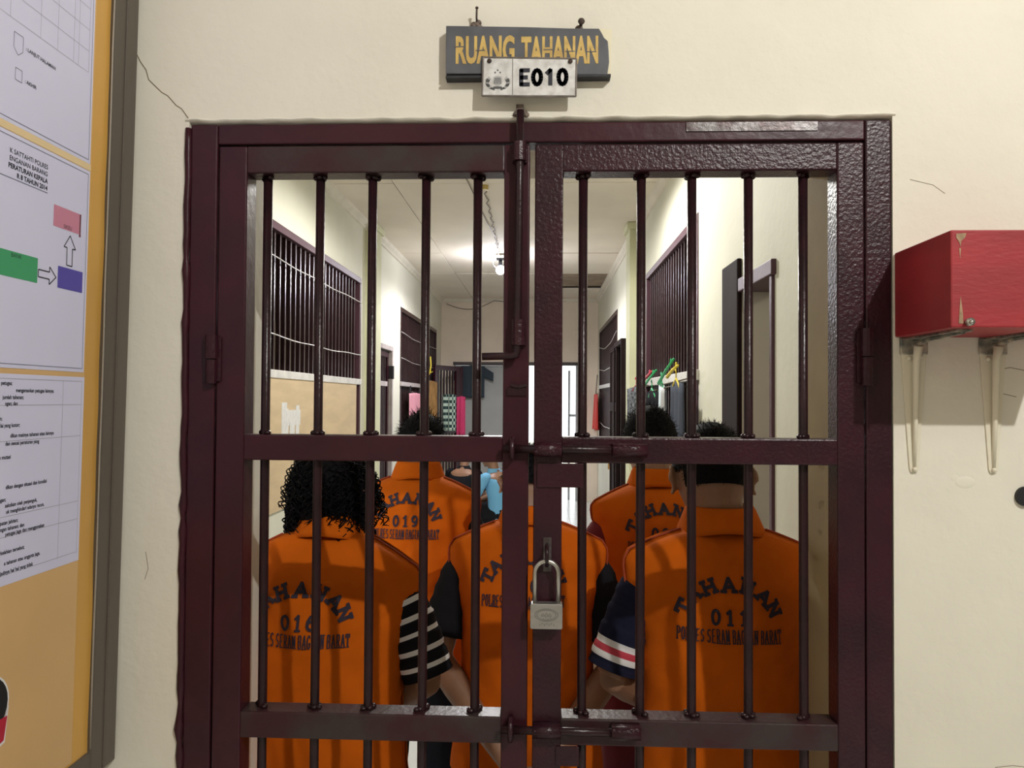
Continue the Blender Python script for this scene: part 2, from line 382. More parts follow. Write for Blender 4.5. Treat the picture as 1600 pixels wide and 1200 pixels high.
# corridor walls with openings (rects = (y0,y1,z0,z1))
def wall_with_holes(name, x0, x1, y0, y1, z1, holes, m, splits=None):
    mb = MB(); ys = sorted(set([y0, y1]+[h[0] for h in holes]+[h[1] for h in holes]))
    for a, b in zip(ys, ys[1:]):
        hs = [h for h in holes if h[0] <= a+1e-6 and h[1] >= b-1e-6]
        z = 0
        for h in sorted(hs, key=lambda q: q[2]):
            if h[2] > z: mb.boxb(x0, x1, a, b, z, h[2])
            z = h[3]
        mb.boxb(x0, x1, a, b, z, z1)
    return struct(mb.build(name, m))
W1 = (2.95, 5.48, .93, 2.71); D1 = (6.22, 6.92, 0, 2.19); W2 = (7.42, 10.44, .95, 2.69)
W3 = (3.06, 5.27, .95, 2.71); D2 = (1.65, 2.11, 0, 2.17); D3 = (6.4, 7.2, 0, 2.25); W4 = (7.79, 10.63, .95, 2.71)
wall_with_holes('wall_corridor_left', XL-.14, XL, .38, YB+.1, CZ+.1, [W1, D1, W2], M['corr'])
wall_with_holes('wall_corridor_right', XR, XR+.14, .38, YB+.1, CZ+.1, [D2, W3, D3, W4], M['corr'])
b = MB(); b.boxb(XL-.1, XR+.1, YB, YB+.14, 2.215, CZ+.1); b.boxb(XL-.1, -1.40, YB, YB+.14, 0, 2.215); b.boxb(.60, XR+.1, YB, YB+.14, 0, 2.215)
struct(b.build('wall_corridor_end', M['corr_far']))
struct(MB().boxb(-1.40, -.27, YB+.06, YB+.14, 0, 2.17).build('wall_grey_infill', M['grey_wall']))
l = MB(); l.boxb(-1.42, .62, YB-.02, YB+.15, 2.175, 2.225)
struct(l.build('trim_3', M['beam']), 'dark lintel over the bright doorway at the corridor end')
f = MB(); f.boxb(.56, .61, YB-.01, YB+.15, 0, 2.18); f.boxb(.44, .475, YB+.16, YB+.20, 0, 2.1); f.boxb(.47, .58, YB+.16, YB+.20, 1.35, 1.39); f.boxb(.47, .58, YB+.16, YB+.20, .75, .79)
struct(f.build('door_3', mat('grey_door_frame', (.32, .33, .34), .5)), 'grey door frame of the bright doorway')
struct(MB().boxb(-4, 5, YB+.2, 30, -.06, -.01).build('ground_outside', M['outside']))
# ceiling: boards with open joints
c = MB(); xs = [-1.7, -1.11, .10, 1.0]; ys = [.3, 1.6, 2.98, 4.36, 5.75, 7.14, 8.53, 9.92, 11.05]
for i in range(3):
    for j in range(8):
        dz = random.uniform(0, .006)
        if i == 2 and j == 6: continue
        c.boxb(xs[i]+.003, xs[i+1]-.003, ys[j]+.003, ys[j+1]-.003, CZ+dz, CZ+.02+dz)
struct(c.build('ceiling_corridor', M['ceil']))
struct(MB().boxb(-1.8, 1.1, .3, 11.2, CZ+.05, CZ+.1).build('ceiling_void', M['ceil_gap']))
hp = MB(); T = Matrix.Translation((.55, 9.22, CZ+.02)) @ Matrix.Rotation(radians(1.5), 4, 'X')
hp.boxb(-.44, .44, -.66, .66, 0, .012, T=T)
struct(hp.build('ceiling_damaged', M['damage']), 'brown stained ceiling panel near the far end')
def cornice(name, x, sgn, y0, y1, lab):
    prof = [(0, -.075), (.018, -.07), (.022, -.05), (.045, -.028), (.052, 0), (0, 0)]
    mb = MB(); mb.prism(prof, lambda a, z, d: (x+sgn*a, d, CZ+.004+z), y0, y1)
    return struct(mb.build(name, M['cornice']), lab)
cornice('trim_4', XL, 1, .38, 5.65, 'cornice above the first left window'); cornice('trim_5', XL, 1, 5.95, YB, 'cornice above the far left window')
cornice('trim_6', XR, -1, .38, 5.65, 'cornice above the first right window'); cornice('trim_7', XR, -1, 5.95, YB, 'cornice above the far right window')
mb = MB(); mb.prism([(0, -.06), (.02, -.05), (.04, -.02), (.045, 0), (0, 0)], lambda a, z, d: (d, YB-a, CZ+z), XL, XR)
struct(mb.build('trim_8', M['cornice']), 'cornice across the corridor end')
struct(MB().boxb(XL-.01, XL+.085, 5.65, 5.95, 0, CZ).boxb(XL-.01, XL+.11, 5.63, 5.97, CZ-.06, CZ).build('pillar_left', M['pilaster'], bevel=.004), 'yellow green pilaster after the first left window')
struct(MB().boxb(XR-.10, XR+.01, 5.65, 5.95, 0, CZ).boxb(XR-.125, XR+.01, 5.63, 5.97, CZ-.06, CZ).build('pillar_right', M['pilaster'], bevel=.004), 'yellow green pilaster after the first right window')
# cells behind the corridor walls
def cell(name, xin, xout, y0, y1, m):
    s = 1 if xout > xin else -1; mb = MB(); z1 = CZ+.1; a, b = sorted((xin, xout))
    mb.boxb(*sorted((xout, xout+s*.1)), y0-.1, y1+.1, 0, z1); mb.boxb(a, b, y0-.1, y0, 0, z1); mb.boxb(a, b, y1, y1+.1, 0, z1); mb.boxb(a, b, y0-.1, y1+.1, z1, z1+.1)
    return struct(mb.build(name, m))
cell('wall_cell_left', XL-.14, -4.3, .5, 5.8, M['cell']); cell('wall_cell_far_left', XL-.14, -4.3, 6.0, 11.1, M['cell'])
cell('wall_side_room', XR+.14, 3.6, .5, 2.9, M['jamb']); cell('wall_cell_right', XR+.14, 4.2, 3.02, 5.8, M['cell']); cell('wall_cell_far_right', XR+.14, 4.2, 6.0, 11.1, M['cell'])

# grilled windows
def window(name, x, sgn, rect, z_rail, label, rods, bar_m, frame_m, spacing=.1, rail_m='whitewood', nrail=.05):
    y0, y1, z0, z1 = rect; f = MB(); t = .05
    xa, xb = sorted((x-sgn*.07, x+sgn*.006))
    f.boxb(xa, xb, y0, y1, z1-t, z1); f.boxb(xa, xb, y0, y1, z0, z0+t); f.boxb(xa, xb, y0, y0+t, z0+t, z1-t); f.boxb(xa, xb, y1-t, y1, z0+t, z1-t)
    o = struct(f.build(name, frame_m, bevel=.003), label)
    n = int((y1-y0-2*t)/spacing)
    for i in range(1, n):
        y = y0+t+(y1-y0-2*t)*i/n
        MB().boxb(x-sgn*.03-.012, x-sgn*.03+.012, y-.009, y+.009, z0+t, z1-t).build('bar', bar_m, o)
    xa, xb = sorted((x-sgn*.05, x+sgn*.02))
    MB().boxb(xa, xb, y0-.02, y1-.01 if sgn > 0 else y1, z_rail-nrail/2, z_rail+nrail/2).build('cross_rail', M[rail_m], o, bevel=.003)
    for zr, sag in rods:
        pts = [(x+sgn*(.012), y0+.01+(y1-y0-.03)*i/16, zr-sag*(1-(2*i/16-1)**2)+.004*sin(i*1.1)) for i in range(17)]
        MB().tube(pts, .0042, 6).build('rod', M['rod'], o, smooth=True)
    return o
w1 = window('window_1', XL, 1, W1, 1.775, 'grilled window above a tan plywood panel', [(2.49, .01), (2.02, .02)], M['grille'], M['grille_frame'], .1)
MB().boxb(XL-.012, XL+.012, 2.94, 5.30, .93, 1.75).build('plywood_panel', M['ply'], w1)
pt = MB()
for (y, z, a, bb) in ((3.42, 1.46, .05, .14), (3.47, 1.44, .03, .12), (3.60, 1.50, .14, .05), (3.68, 1.42, .035, .16), (3.54, 1.32, .13, .035), (3.57, 1.42, .05, .05)):
    pt.boxb(XL+.0115, XL+.0130+.0004*len(pt.v)/8, y-a, y+a, z-bb, z+bb)
pt.build('painted_patch', M['patch'], w1)
window('window_2', XL, 1, W2, 1.80, 'dark grilled window by the far left corner', [(2.40, .03), (2.10, .03)], M['grille'], M['grille'], .1, 'lightframe')
window('window_3', XR, -1, W3, 1.775, 'grilled window behind the hanging clothes on hangers', [], M['grille'], M['grille_frame'], .1, 'whitewood', .06)
window('window_4', XR, -1, W4, 1.82, 'grilled window nearest the bright doorway', [(2.45, .10), (2.10, .06), (1.30, .05)], M['grille'], M['grille'], .1)

# doors
d = MB(); x = XL
d.boxb(x-.1, x+.02, D1[0], D1[0]+.05, 0, D1[3]); d.boxb(x-.1, x+.02, D1[1]-.05, D1[1], 0, D1[3]); d.boxb(x-.1, x+.02, D1[0]+.05, D1[1]-.05, D1[3]-.05, D1[3])
d1 = struct(d.build('door_1', M['lightframe'], bevel=.003), 'barred cell door with a pale frame between the left windows')
lf = MB(); lf.boxb(x-.05, x-.02, 6.275, 6.33, .02, 2.13); lf.boxb(x-.05, x-.02, 6.80, 6.865, .02, 2.13); lf.boxb(x-.05, x-.02, 6.33, 6.80, 2.07, 2.13); lf.boxb(x-.05, x-.02, 6.33, 6.80, .02, .1)
lf.build('leaf_frame', M['maroon'], d1); MB().boxb(x-.05, x-.018, 6.33, 6.80, 1.76, 1.81).build('cross_rail', M['lightframe'], d1)
for i in range(5): MB().boxb(x-.045, x-.025, 6.40+.075*i, 6.418+.075*i, .1, 2.07).build('bar', M['grille'], d1)
MB().boxb(x-.02, x+.03, 6.86, 6.92, 1.84, 1.98).build('lock', M['black'], d1, bevel=.004)
# right doorway near the gate
d = MB(); x = XR
d.boxb(x-.02, x+.15, 1.60, 2.10, 2.115, 2.175); d.boxb(x-.012, x+.15, 1.62, 1.655, 0, 2.115)
d2 = struct(d.build('door_2', M['grille_frame'], bevel=.004), 'open doorway with a glossy lintel on the right wall')
MB().boxb(x-.022, x+.002, 2.105, 2.40, 0, 2.27).build('door_post', M['darkdoor'], d2, bevel=.008)
MB().boxb(x-.012, x+.002, 2.40, 2.425, 0, 2.17).build('rough_jamb', M['ply'], d2)
# far right open door leaf
d = MB(); d.boxb(x-.1, x+.02, 6.4, 6.45, 0, 2.25); d.boxb(x-.1, x+.02, 7.15, 7.2, 0, 2.25); d.boxb(x-.1, x+.02, 6.45, 7.15, 2.2, 2.25)
d4 = struct(d.build('door_4', M['darkdoor']), 'dark barred door past the pilaster on the right wall')
lf = MB(); lf.boxb(x-.09, x-.055, 7.0, 7.06, .03, 2.24); lf.boxb(x-.09, x-.055, 7.72, 7.78, .03, 2.24); lf.boxb(x-.09, x-.055, 7.06, 7.72, 2.18, 2.24); lf.boxb(x-.09, x-.055, 7.06, 7.72, .03, .10); lf.boxb(x-.09, x-.055, 7.06, 7.72, 1.5, 1.6); lf.boxb(x-.075, x-.06, 7.06, 7.72, .1, 2.18)
lf.build('door_leaf', M['darkdoor'], d4)

# ------------------------------------------------------------------ the gate
gz = 0.0
gf = empty('gate_frame', (0, .02, 0), 'maroon steel outer frame set in the wall around both gate leaves', 'gate frame')
def part(mb, name, m, par, **k):
    L = par.location if par.type == 'EMPTY' or par.location.length else Vector((0, 0, 0))
    p = par
    tot = Vector((0, 0, 0))
    while p: tot += p.location; p = p.parent
    mb.v = [tuple(Vector(v)-tot) for v in mb.v]
    return mb.build(name, m, par, **k)
part(MB().boxb(-.627, -.577, 0, .05, 0, 2.127), 'post', M['maroon_flat'], gf, bevel=.003)
part(MB().boxb(.583, .628, 0, .05, 0, 2.127), 'post', M['maroon'], gf, bevel=.003)
part(MB().boxb(-.577, .583, .001, .05, 2.091, 2.127), 'top_rail', M['maroon_flat'], gf, bevel=.003)
wp = MB(); wp.boxb(.27, .50, -.0012, .002, 2.108, 2.124)
part(wp, 'worn_patch', M['bare'], gf)
# lumpy bead of paint down the wall edge beside the left post
bd = MB(); pts = []; rr = []
for i in range(90):
    z = .02+2.1*i/89; pts.append((-.631+.003*noise.noise((0, 0, z*14)), -.001, z)); rr.append(.006+.0045*noise.noise((5, 0, z*40)))
bd.tube(pts, rr, 7); part(bd, 'paint_bead', M['maroon_flat'], gf, smooth=True)

def gate_leaf(x0, x1, st, bars, lab, mm, topm):
    g = empty('barred_gate', (x0 if x0 < -.3 else x1, .02, 0), lab, 'gate', 'double gate leaves')
    part(MB().boxb(x0, x0+st[0], 0, .048, .05, 2.087), 'stile', mm, g, bevel=.003)
    part(MB().boxb(x1-st[1], x1, 0, .048, .05, 2.087), 'stile', mm, g, bevel=.003)
    a, bb = x0+st[0], x1-st[1]
    for nm, z0, z1, m in (('top_rail', 2.038, 2.087, topm), ('middle_rail', 1.517, 1.563, mm), ('lower_rail', 1.020, 1.067, M['maroon_worn']), ('bottom_rail', .05, .1, mm)):
        part(MB().boxb(a-.001, bb+.001, .0005, .048, z0, z1), nm, m, g, bevel=.003)
    for x, jx in zip(bars, (.002, -.001, .001, .0, .001)):
        bmb = MB().tube([(x+jx, .026, .1), (x+jx*.5, .026, 1.04), (x, .026, 1.54), (x, .026, 2.05)], .0083, 12)
        bo = part(bmb, 'bar', M['maroon_bar'], g, smooth=True)
        for z in (2.038, 1.563, 1.067):
            s = -1 if z == 2.038 else 1; wl = MB()
            for k in range(5): wl.ell((x+.009*cos(k*1.25+x*9), .026+.009*sin(k*1.25), z+s*.003), (.006, .006, .005), nu=7, nv=5)
            part(wl, 'weld', M['maroon_bar'], bo, smooth=True)
    return g
gL = gate_leaf(-.574, -.008, (.052, .046), [-.492, -.394, -.297, -.198, -.103], 'gate leaf carrying the upright sliding bolt, hinged beside the notice board', M['maroon_flat'], M['maroon_worn'])
gR = gate_leaf(.0015, .581, (.0505, .047), [.089, .194, .285, .386, .483], 'gate leaf carrying the padlock and two cross bolts, hinged beside the red box', M['maroon'], M['maroon'])
# hinges
for x, g, z0, z1 in ((-.580, gL, 1.655, 1.742), (.582, gR, 1.658, 1.757), (-.580, gL, .35, .44), (.582, gR, .35, .44)):
    h = MB(); zm = (z0+z1)/2
    h.tube([(x, -.008, z0), (x, -.008, zm-.001)], .0095, 12); h.tube([(x, -.008, zm+.001), (x, -.008, z1)], .011, 12)
    h.boxb(x-.016, x+.016, -.004, .004, z0+.004, z1-.004)
    part(h, 'hinge', M['maroon'], g, smooth=False)
# upright cane bolt on the left leaf
cb = MB(); xb = -.026
cb.tube([(xb+.001, -.017, 2.142), (xb, -.017, 2.0), (xb-.002, -.017, 1.715), (xb-.004, -.018, 1.708), (xb-.012, -.019, 1.706), (-.090, -.022, 1.7045)], .0068, 12)
cbo = part(cb, 'cane_bolt', M['maroon_bar'], gL, smooth=True)
for za, zb_ in ((2.052, 2.085), (1.725, 1.77)):
    part(MB().tube([(xb, -.0155, zb_), (xb, -.0155, za)], .0115, 12).boxb(xb-.013, xb+.013, -.009, .001, za, zb_), 'bolt_sleeve', M['maroon'], cbo)
sc_ = MB(); sc_.tube([(-.040, -.002, 1.655), (-.026, -.004, 1.652), (-.012, -.002, 1.655)], .0035, 7); sc_.boxb(-.047, -.012, -.003, 0, 1.636, 1.650)
part(sc_, 'weld_scar', M['maroon_bar'], gL)
for z in (1.541, 1.050):   # staples that take the cross bolts
    s_ = MB(); s_.tube([(-.036, .0, z+.018), (-.036, -.016, z+.019), (-.036, -.026, z+.010), (-.036, -.027, z-.008), (-.036, -.018, z-.016), (-.036, .0, z-.016)], .0045, 8)
    part(s_, 'bolt_staple', M['maroon'], gL, smooth=True)
# cross bolts on the right leaf
for z, x1 in ((1.5415, .200), (1.0505, .190)):
    r_ = MB(); r_.tube([(-.052, -.0145, z+.001), (.185, -.0145, z)], .0072, 12)
    ro = part(r_, 'cross_bolt', M['maroon_bar'], gR, smooth=True)
    s1 = MB(); s1.tube([(.003, -.0145, z), (.051, -.0145, z)], .0125, 12); s1.boxb(.003, .051, -.012, .001, z-.011, z+.011)
    for k in range(8): s1.ell((.006+.006*k, -.024+.002*random.random(), z+.004*random.uniform(-1, 1)), (.005, .004, .004), nu=7, nv=5)
    part(s1, 'bolt_sleeve', M['maroon'], ro, smooth=True)
    s2 = MB(); s2.tube([(.140, -.0145, z), (x1, -.0145, z)], .0118, 12); s2.boxb(.140, x1, -.012, .001, z-.011, z+.011)
    for k in range(6): s2.ell((.144+.008*k, -.022, z+.005+.003*random.uniform(-1, 1)), (.006, .004, .003), nu=7, nv=5)
    part(s2, 'bolt_sleeve', M['maroon'], ro, smooth=True)
part(MB().boxb(.008, .090, -.0035, .0005, 1.474, 1.5165), 'latch_plate', M['maroon'], gR, bevel=.001)
part(MB().boxb(.043, .084, -.003, .0005, .985, 1.0195), 'latch_plate', M['maroon'], gR, bevel=.001)
hs = MB(); hs.tube([(.026, 0, 1.372), (.026, -.013, 1.371), (.026, -.022, 1.362), (.026, -.022, 1.348), (.026, -.014, 1.338), (.026, 0, 1.336)], .0032, 8)
part(hs, 'hasp_staple', M['maroon_bar'], gR, smooth=True)
wpt = MB(); wpt.boxb(.020, .034, -.001, .001, 1.325, 1.385)
part(wpt, 'worn_patch', M['bare'], gR)
# padlock
pl = empty('padlock', (.0255, -.018, 1.2315), 'steel padlock hanging closed from the gate staple', 'padlock')
def rrect(w, h, r, n=4):
    out = []
    for cx, cy, a0 in ((w/2-r, h/2-r, 0), (-w/2+r, h/2-r, 90), (-w/2+r, -h/2+r, 180), (w/2-r, -h/2+r, 270)):
        out += [(cx+r*cos(radians(a0+90*i/n)), cy+r*sin(radians(a0+90*i/n))) for i in range(n+1)]
    return out
steel_b = mat('brushed_steel', (.50, .48, .46), .36, .85, var=.12, vscale=30, bump=.15, bscale=120, stretch=(1, 1, 4))
MB().prism(rrect(.056, .0435, .003), lambda a, z, d: (a, d, .02175+z), -.0105, .0105).build('body', steel_b, pl, bevel=.0012)
pe = MB()
for rx, rz in ((.020, .0105), (.0165, .0085)):
    pe.tube([(rx*cos(2*pi*i/32), -.0107, .0245+rz*sin(2*pi*i/32)) for i in range(33)], .0005, 5)
for dx in (-.006, 0, .006): pe.tube([(dx-.0025, -.0107, .0235), (dx, -.0107, .0285 if dx == 0 else .027), (dx+.0025, -.0107, .0235)], .0005, 5)
pe.tube([(-.009, -.0107, .0225), (.009, -.0107, .0225)], .0005, 5)
for i in range(7): pe.tube([(-.012+.004*i, -.0107, .0085), (-.0105+.004*i, -.0107, .0105 if i % 2 else .0065)], .0005, 4)
for i in range(4): pe.tube([(-.006+.004*i, -.0107, .0190), (-.0042+.004*i, -.0107, .0205 if i % 2 else .0178)], .0005, 4)
pe.build('embossed_mark', mat('emboss', (.22, .21, .20), .4, .8), pl)
pts = [(-.0205, 0, .04), (-.0205, 0, .095)]+[(-.0205*cos(pi*i/12), 0, .095+.0205*sin(pi*i/12)) for i in range(1, 12)]+[(.0205, 0, .095), (.0205, 0, .04)]
MB().tube(pts, .0040, 10).build('shackle', M['steel'], pl, smooth=True)

# ------------------------------------------------------------------ signs above the gate
sg = empty('wooden_sign', (-.012, -.02, 2.205), 'dark grey wooden sign reading RUANG TAHANAN with a chipped corner', 'sign')
poly = [(-.158, 2.207), (.128, 2.202), (.131, 2.225), (.130, 2.245), (.1285, 2.262), (.122, 2.268), (.1175, 2.277), (.113, 2.2845), (.06, 2.2855), (-.02, 2.289), (-.158, 2.293)]
part(MB().prism(poly, lambda a, z, d: (a, d, z), -.022, 0), 'board', [M['sign']], sg, bevel=.0012)
part(MB().prism([(.127, 2.203), (.1335, 2.203), (.1355, 2.283), (.112, 2.285), (.117, 2.276), (.123, 2.266), (.128, 2.258), (.130, 2.24)], lambda a, z, d: (a, d, z), -.0205, 0), 'bare_corner', M['cream_chip'], sg)
part(MB().boxb(-.158, .134, -.0215, -.001, 2.199, 2.2035), 'lower_edge', M['sign_edge'], sg)
qs = MB()
put_font(qs, 'RUANG', .0655, lambda p: (-.1415+p.x, -.0228, 2.2262+p.y), bold=.0024, squeeze=.465)
put_font(qs, 'TAHANAN', .0655, lambda p: (-.0235+p.x, -.0228, 2.2240+p.y), bold=.0024, squeeze=.425)
part(qs, 'lettering', M['sign_letter'], sg)
ct = MB()
for xx, zz in ((-.1345, 2.2535), (-.0965, 2.2465), (.024, 2.2465), (.062, 2.243), (.100, 2.242)): part(MB().boxb(xx-.0085, xx+.0085, -.0232, -.0226, zz, zz+.0016), 'stencil_cut', M['sign'], sg)
nn = empty('number_plate', (-.01, -.024, 2.166), 'white metal plate reading E010 screwed over the bottom of the wooden sign', 'sign')
part(MB().prism([(-.0925, 2.165), (-.02, 2.1635), (.0725, 2.1625), (.0735, 2.229), (-.0905, 2.2335)], lambda a, z, d: (a, d, z), -.0262, -.0232), 'plate', M['plate'], nn, bevel=.0008)
rm = MB(); ptsr = [(-.0925, 2.165), (-.02, 2.1635), (.0725, 2.1625), (.0735, 2.229), (-.0905, 2.2335), (-.0925, 2.165)]
for a, bq in zip(ptsr, ptsr[1:]): rm.tube([(a[0], -.0258, a[1]), (bq[0], -.0258, bq[1])], .0018, 6)
rm.boxb(-.0395, -.0383, -.0266, -.0262, 2.166, 2.230)
part(rm, 'rim', M['plate_rim'], nn)
lt = MB(); q1, t1 = line_quads('E010', .0190, .0325, .0074, .0033)
put_quads(lt, q1, lambda p: (.0155+p.x, -.0267, 2.1805+p.y))
part(lt, 'lettering', M['ink'], nn)
em = MB(); cx, cz = -.0652, 2.1905
for s in (-1, 1):
    inner = [(cx+s*.0125*sin(radians(a))+s*.0025, cz-.003-.0095*cos(radians(a))) for a in range(10, 150, 14)]
    outer = [(cx+s*.0185*sin(radians(a))+s*.0025, cz-.003-.0140*cos(radians(a))+.001*(k_ % 2)) for k_, a in enumerate(range(10, 150, 14))]
    for k in range(len(inner)-1):
        em.add([(inner[k][0], -.0266, inner[k][1]), (inner[k+1][0], -.0266, inner[k+1][1]), (outer[k+1][0]+s*.0010, -.0266, outer[k+1][1]+.0012), (outer[k][0], -.0266, outer[k][1])], [(0, 1, 2, 3)], 1 if k % 3 == 2 else 0)
sh = [(-.0075, .007), (0, .0095), (.0075, .007), (.0078, -.002), (.004, -.0075), (0, -.0095), (-.004, -.0075), (-.0078, -.002)]
em.add([(cx+a, -.0267, cz+z) for a, z in sh], [tuple(range(8))], 1)
for k in range(-2, 3): em.add([(cx+k*.003-.0006, -.0269, cz-.005), (cx+k*.003+.0006, -.0269, cz-.005), (cx+k*.002+.0006, -.0269, cz+.006), (cx+k*.002-.0006, -.0269, cz+.006)], [(0, 1, 2, 3)], 0)
em.add([(cx-.009, -.0267, cz-.0135), (cx+.009, -.0267, cz-.0135), (cx+.007, -.0267, cz-.0095), (cx-.007, -.0267, cz-.0095)], [(0, 1, 2, 3)], 0)
for sx, sz in ((-.0045, .0155), (.0045, .0155), (0, .0195)):
    st = [(cx+sx+(.0024 if i % 2 == 0 else .001)*sin(pi*i/5), -.0267, cz+sz+(.0024 if i % 2 == 0 else .001)*cos(pi*i/5)) for i in range(10)]
    em.add(st, [tuple(range(10))], 0)
part(em, 'emblem', [M['ink_grey'], M['pale_grey']], nn)
for sx, sz in ((-.080, 2.2265), (.0625, 2.224)):
    part(MB().ell((sx, -.0275, sz), (.0042, .0025, .0042), nu=12, nv=8), 'screw', M['rust'], nn, smooth=True)
# nails with plaster lumps, hole with rod end
n1 = empty('wall_nail', (-.104, -.005, 2.30), 'nail with a long bent shank above the sign', 'nail', 'nails over the sign')
part(MB().tube([(-.1045, .0, 2.306), (-.104, -.018, 2.308), (-.1035, -.020, 2.322)], .0018, 7).ell((-.1033, -.021, 2.3245), (.003, .003, .0025), nu=8, nv=6), 'shank', M['rust'], n1, smooth=True)
lm = MB(); 
for k in range(7): lm.ell((-.104+random.uniform(-.007, .007), -.004, 2.297+random.uniform(-.004, .009)), (.006, .007, .005), nu=8, nv=6)
part(lm, 'plaster_lump', M['plaster_lump'], n1, smooth=True)
n2 = empty('wall_nail', (.081, -.005, 2.29), 'short rusty nail head above the chipped end of the sign', 'nail', 'nails over the sign')
part(MB().tube([(.0815, 0, 2.297), (.082, -.02, 2.2985)], .003, 8).ell((.082, -.02, 2.2985), (.0062, .003, .0062), nu=10, nv=6), 'shank', M['rust'], n2, smooth=True)
lm = MB()
for k in range(5): lm.ell((.080+random.uniform(-.004, .004), -.004, 2.291+random.uniform(-.004, .004)), (.005, .006, .005), nu=8, nv=6)
part(lm, 'plaster_lump', M['plaster_lump'], n2, smooth=True)
bh = MB(); bh.boxb(xb-.007, xb+.006, -.006, .002, 2.137, 2.157)
for k in range(6): bh.ell((xb+random.uniform(-.012, .012), -.003, 2.140+random.uniform(-.002, .004)), (.006, .005, .005), nu=7, nv=5)
struct(bh.build('trim_9', M['plaster_lump']), 'chipped bolt hole in the plaster over the gate')

# ------------------------------------------------------------------ red box on brackets
rb = empty('red_box', (.745, -.0935, 1.742), 'red painted wooden box fixed to the wall beside the gate', 'box')
part(MB().boxb(.632, .885, -.187, -.001, 1.742, 1.890), 'body', M['red'], rb, bevel=.0025)
ch = MB()
def on_front(pl_): part(MB().add([(x, -.1876, z) for x, z in pl_], [tuple(range(len(pl_)))]), 'bare_chip', M['bare_wood'], rb, normals=False)
on_front([(.640, 1.884), (.655, 1.885), (.653, 1.878), (.6475, 1.873), (.6465, 1.864), (.6440, 1.872), (.6400, 1.878)])
on_front([(.6440, 1.862), (.6470, 1.862), (.6455, 1.845)])
on_front([(.6430, 1.748), (.6500, 1.748), (.6490, 1.765), (.6460, 1.790), (.6445, 1.770)])
sw = MB(); sw.tube([(.657, -.186, 1.750), (.657, -.196, 1.750)], .006, 12); sw.tube([(.657, -.196, 1.7495), (.657, -.1995, 1.7495)], .0035, 10)
part(sw, 'screw', M['steel'], rb, smooth=True)
for xc, lab in ((.664, 'shelf bracket under the red box beside the gate post'), (.799, 'shelf bracket under the middle of the red box')):
    br = empty('shelf_bracket', (xc, 0, 1.5), lab, 'bracket', 'overpainted brackets under the red box')
    p_ = MB(); p_.prism([(-.0235, 1.735), (.0235, 1.735), (.008, 1.513), (.005, 1.506), (-.005, 1.506), (-.008, 1.513)], lambda a, z, d: (xc+a, d, z), -.003, 0)
    part(p_, 'wall_plate', M['bracket'], br, bevel=.001)
    part(MB().tube([(xc, -.003, 1.512), (xc, -.008, 1.60), (xc, -.012, 1.70), (xc, -.02, 1.726)], [.003, .0045, .006, .008], 8), 'rib', M['bracket'], br, smooth=True)
    arm = MB().boxb(xc-.012, xc+.012, -.165, -.001, 1.738, 1.7415); arm.tube([(xc, -.005, 1.728), (xc, -.06, 1.735), (xc, -.16, 1.738)], .004, 7)
    part(arm, 'arm', M['bracket_bare'], br)
    el = MB().boxb(xc-.024, xc+.024, -.005, 0, 1.712, 1.741)
    part(el, 'elbow', M['bracket_bare'], br, bevel=.002)
    for dx, z in ((-.009, 1.705), (.011, 1.708), (0, 1.512)):
        part(MB().ell((xc+dx, -.005, z), (.0042, .0035, .0042), nu=10, nv=7), 'screw', M['bracket'], br, smooth=True)
part(MB().tube([(.8525, 0, 1.467), (.8525, -.006, 1.467)], .017, 20), 'x', M['black'], empty('cable_socket', (.8525, 0, 1.467), 'round black socket in the wall below the red box', 'socket')).name = 'rim'
struct(MB().ell((.752, .001, 1.49), (.02, .0022, .012), nu=14, nv=8).ell((.735, .0015, 1.497), (.012, .002, .009), nu=14, nv=8).build('trim_10', M['wall'], smooth=True), 'plaster blister under the red box')

# ------------------------------------------------------------------ notice board on the left wall (leans out a touch at the top)
BT = radians(.95); BL = Vector((-.757, 0, .95)); BR = (0, BT, 0)
nb = empty('notice_board', BL, 'large notice board with gold fabric and a dark brown frame', 'notice board', None, BR)
# local: y along the wall (0 = the gate wall), z up
H0, H1, Y0 = .03, 1.75, -1.25
fr = MB(); fw_ = .078
for (ya, yb, za, zb) in ((-fw_, -.004, H0, H1), (Y0, Y0+fw_, H0, H1), (Y0+fw_, -fw_, H0, H0+.045), (Y0+fw_, -fw_, H1-.06, H1)):
    fr.boxb(-.03, .0075, ya, yb, za, zb)
fr.build('frame', M['board_frame'], nb, bevel=.004)
lp = MB(); lp.boxb(.006, .0105, -.042, -.006, H0, H1); lp.build('frame_ridge', M['board_frame'], nb, bevel=.003)
def fabric(u, v):
    y = Y0+.05+(-fw_+.002-Y0-.05)*u; z = H0+.03+(H1-H0-.06)*v
    return (.001+.0025*noise.noise((y*22, z*9, 1)), y, z)
MB().grid(fabric, 60, 70).build('fabric', M['gold'], nb, smooth=True)
MB().boxb(.002, .0042, -1.1, -.127, H0+.05, H1-.1).build('tan_panel', M['tan'], nb)
fe = MB(); fe.tube([(.0065+.001*noise.noise((0, z*.5, 2)), -fw_-.001+.003*noise.noise((0, z*.9, 7)), H0+.05+z*.1) for z in range(17)], .0016, 6)
fe.build('film_edge', M['film'], nb, smooth=True)

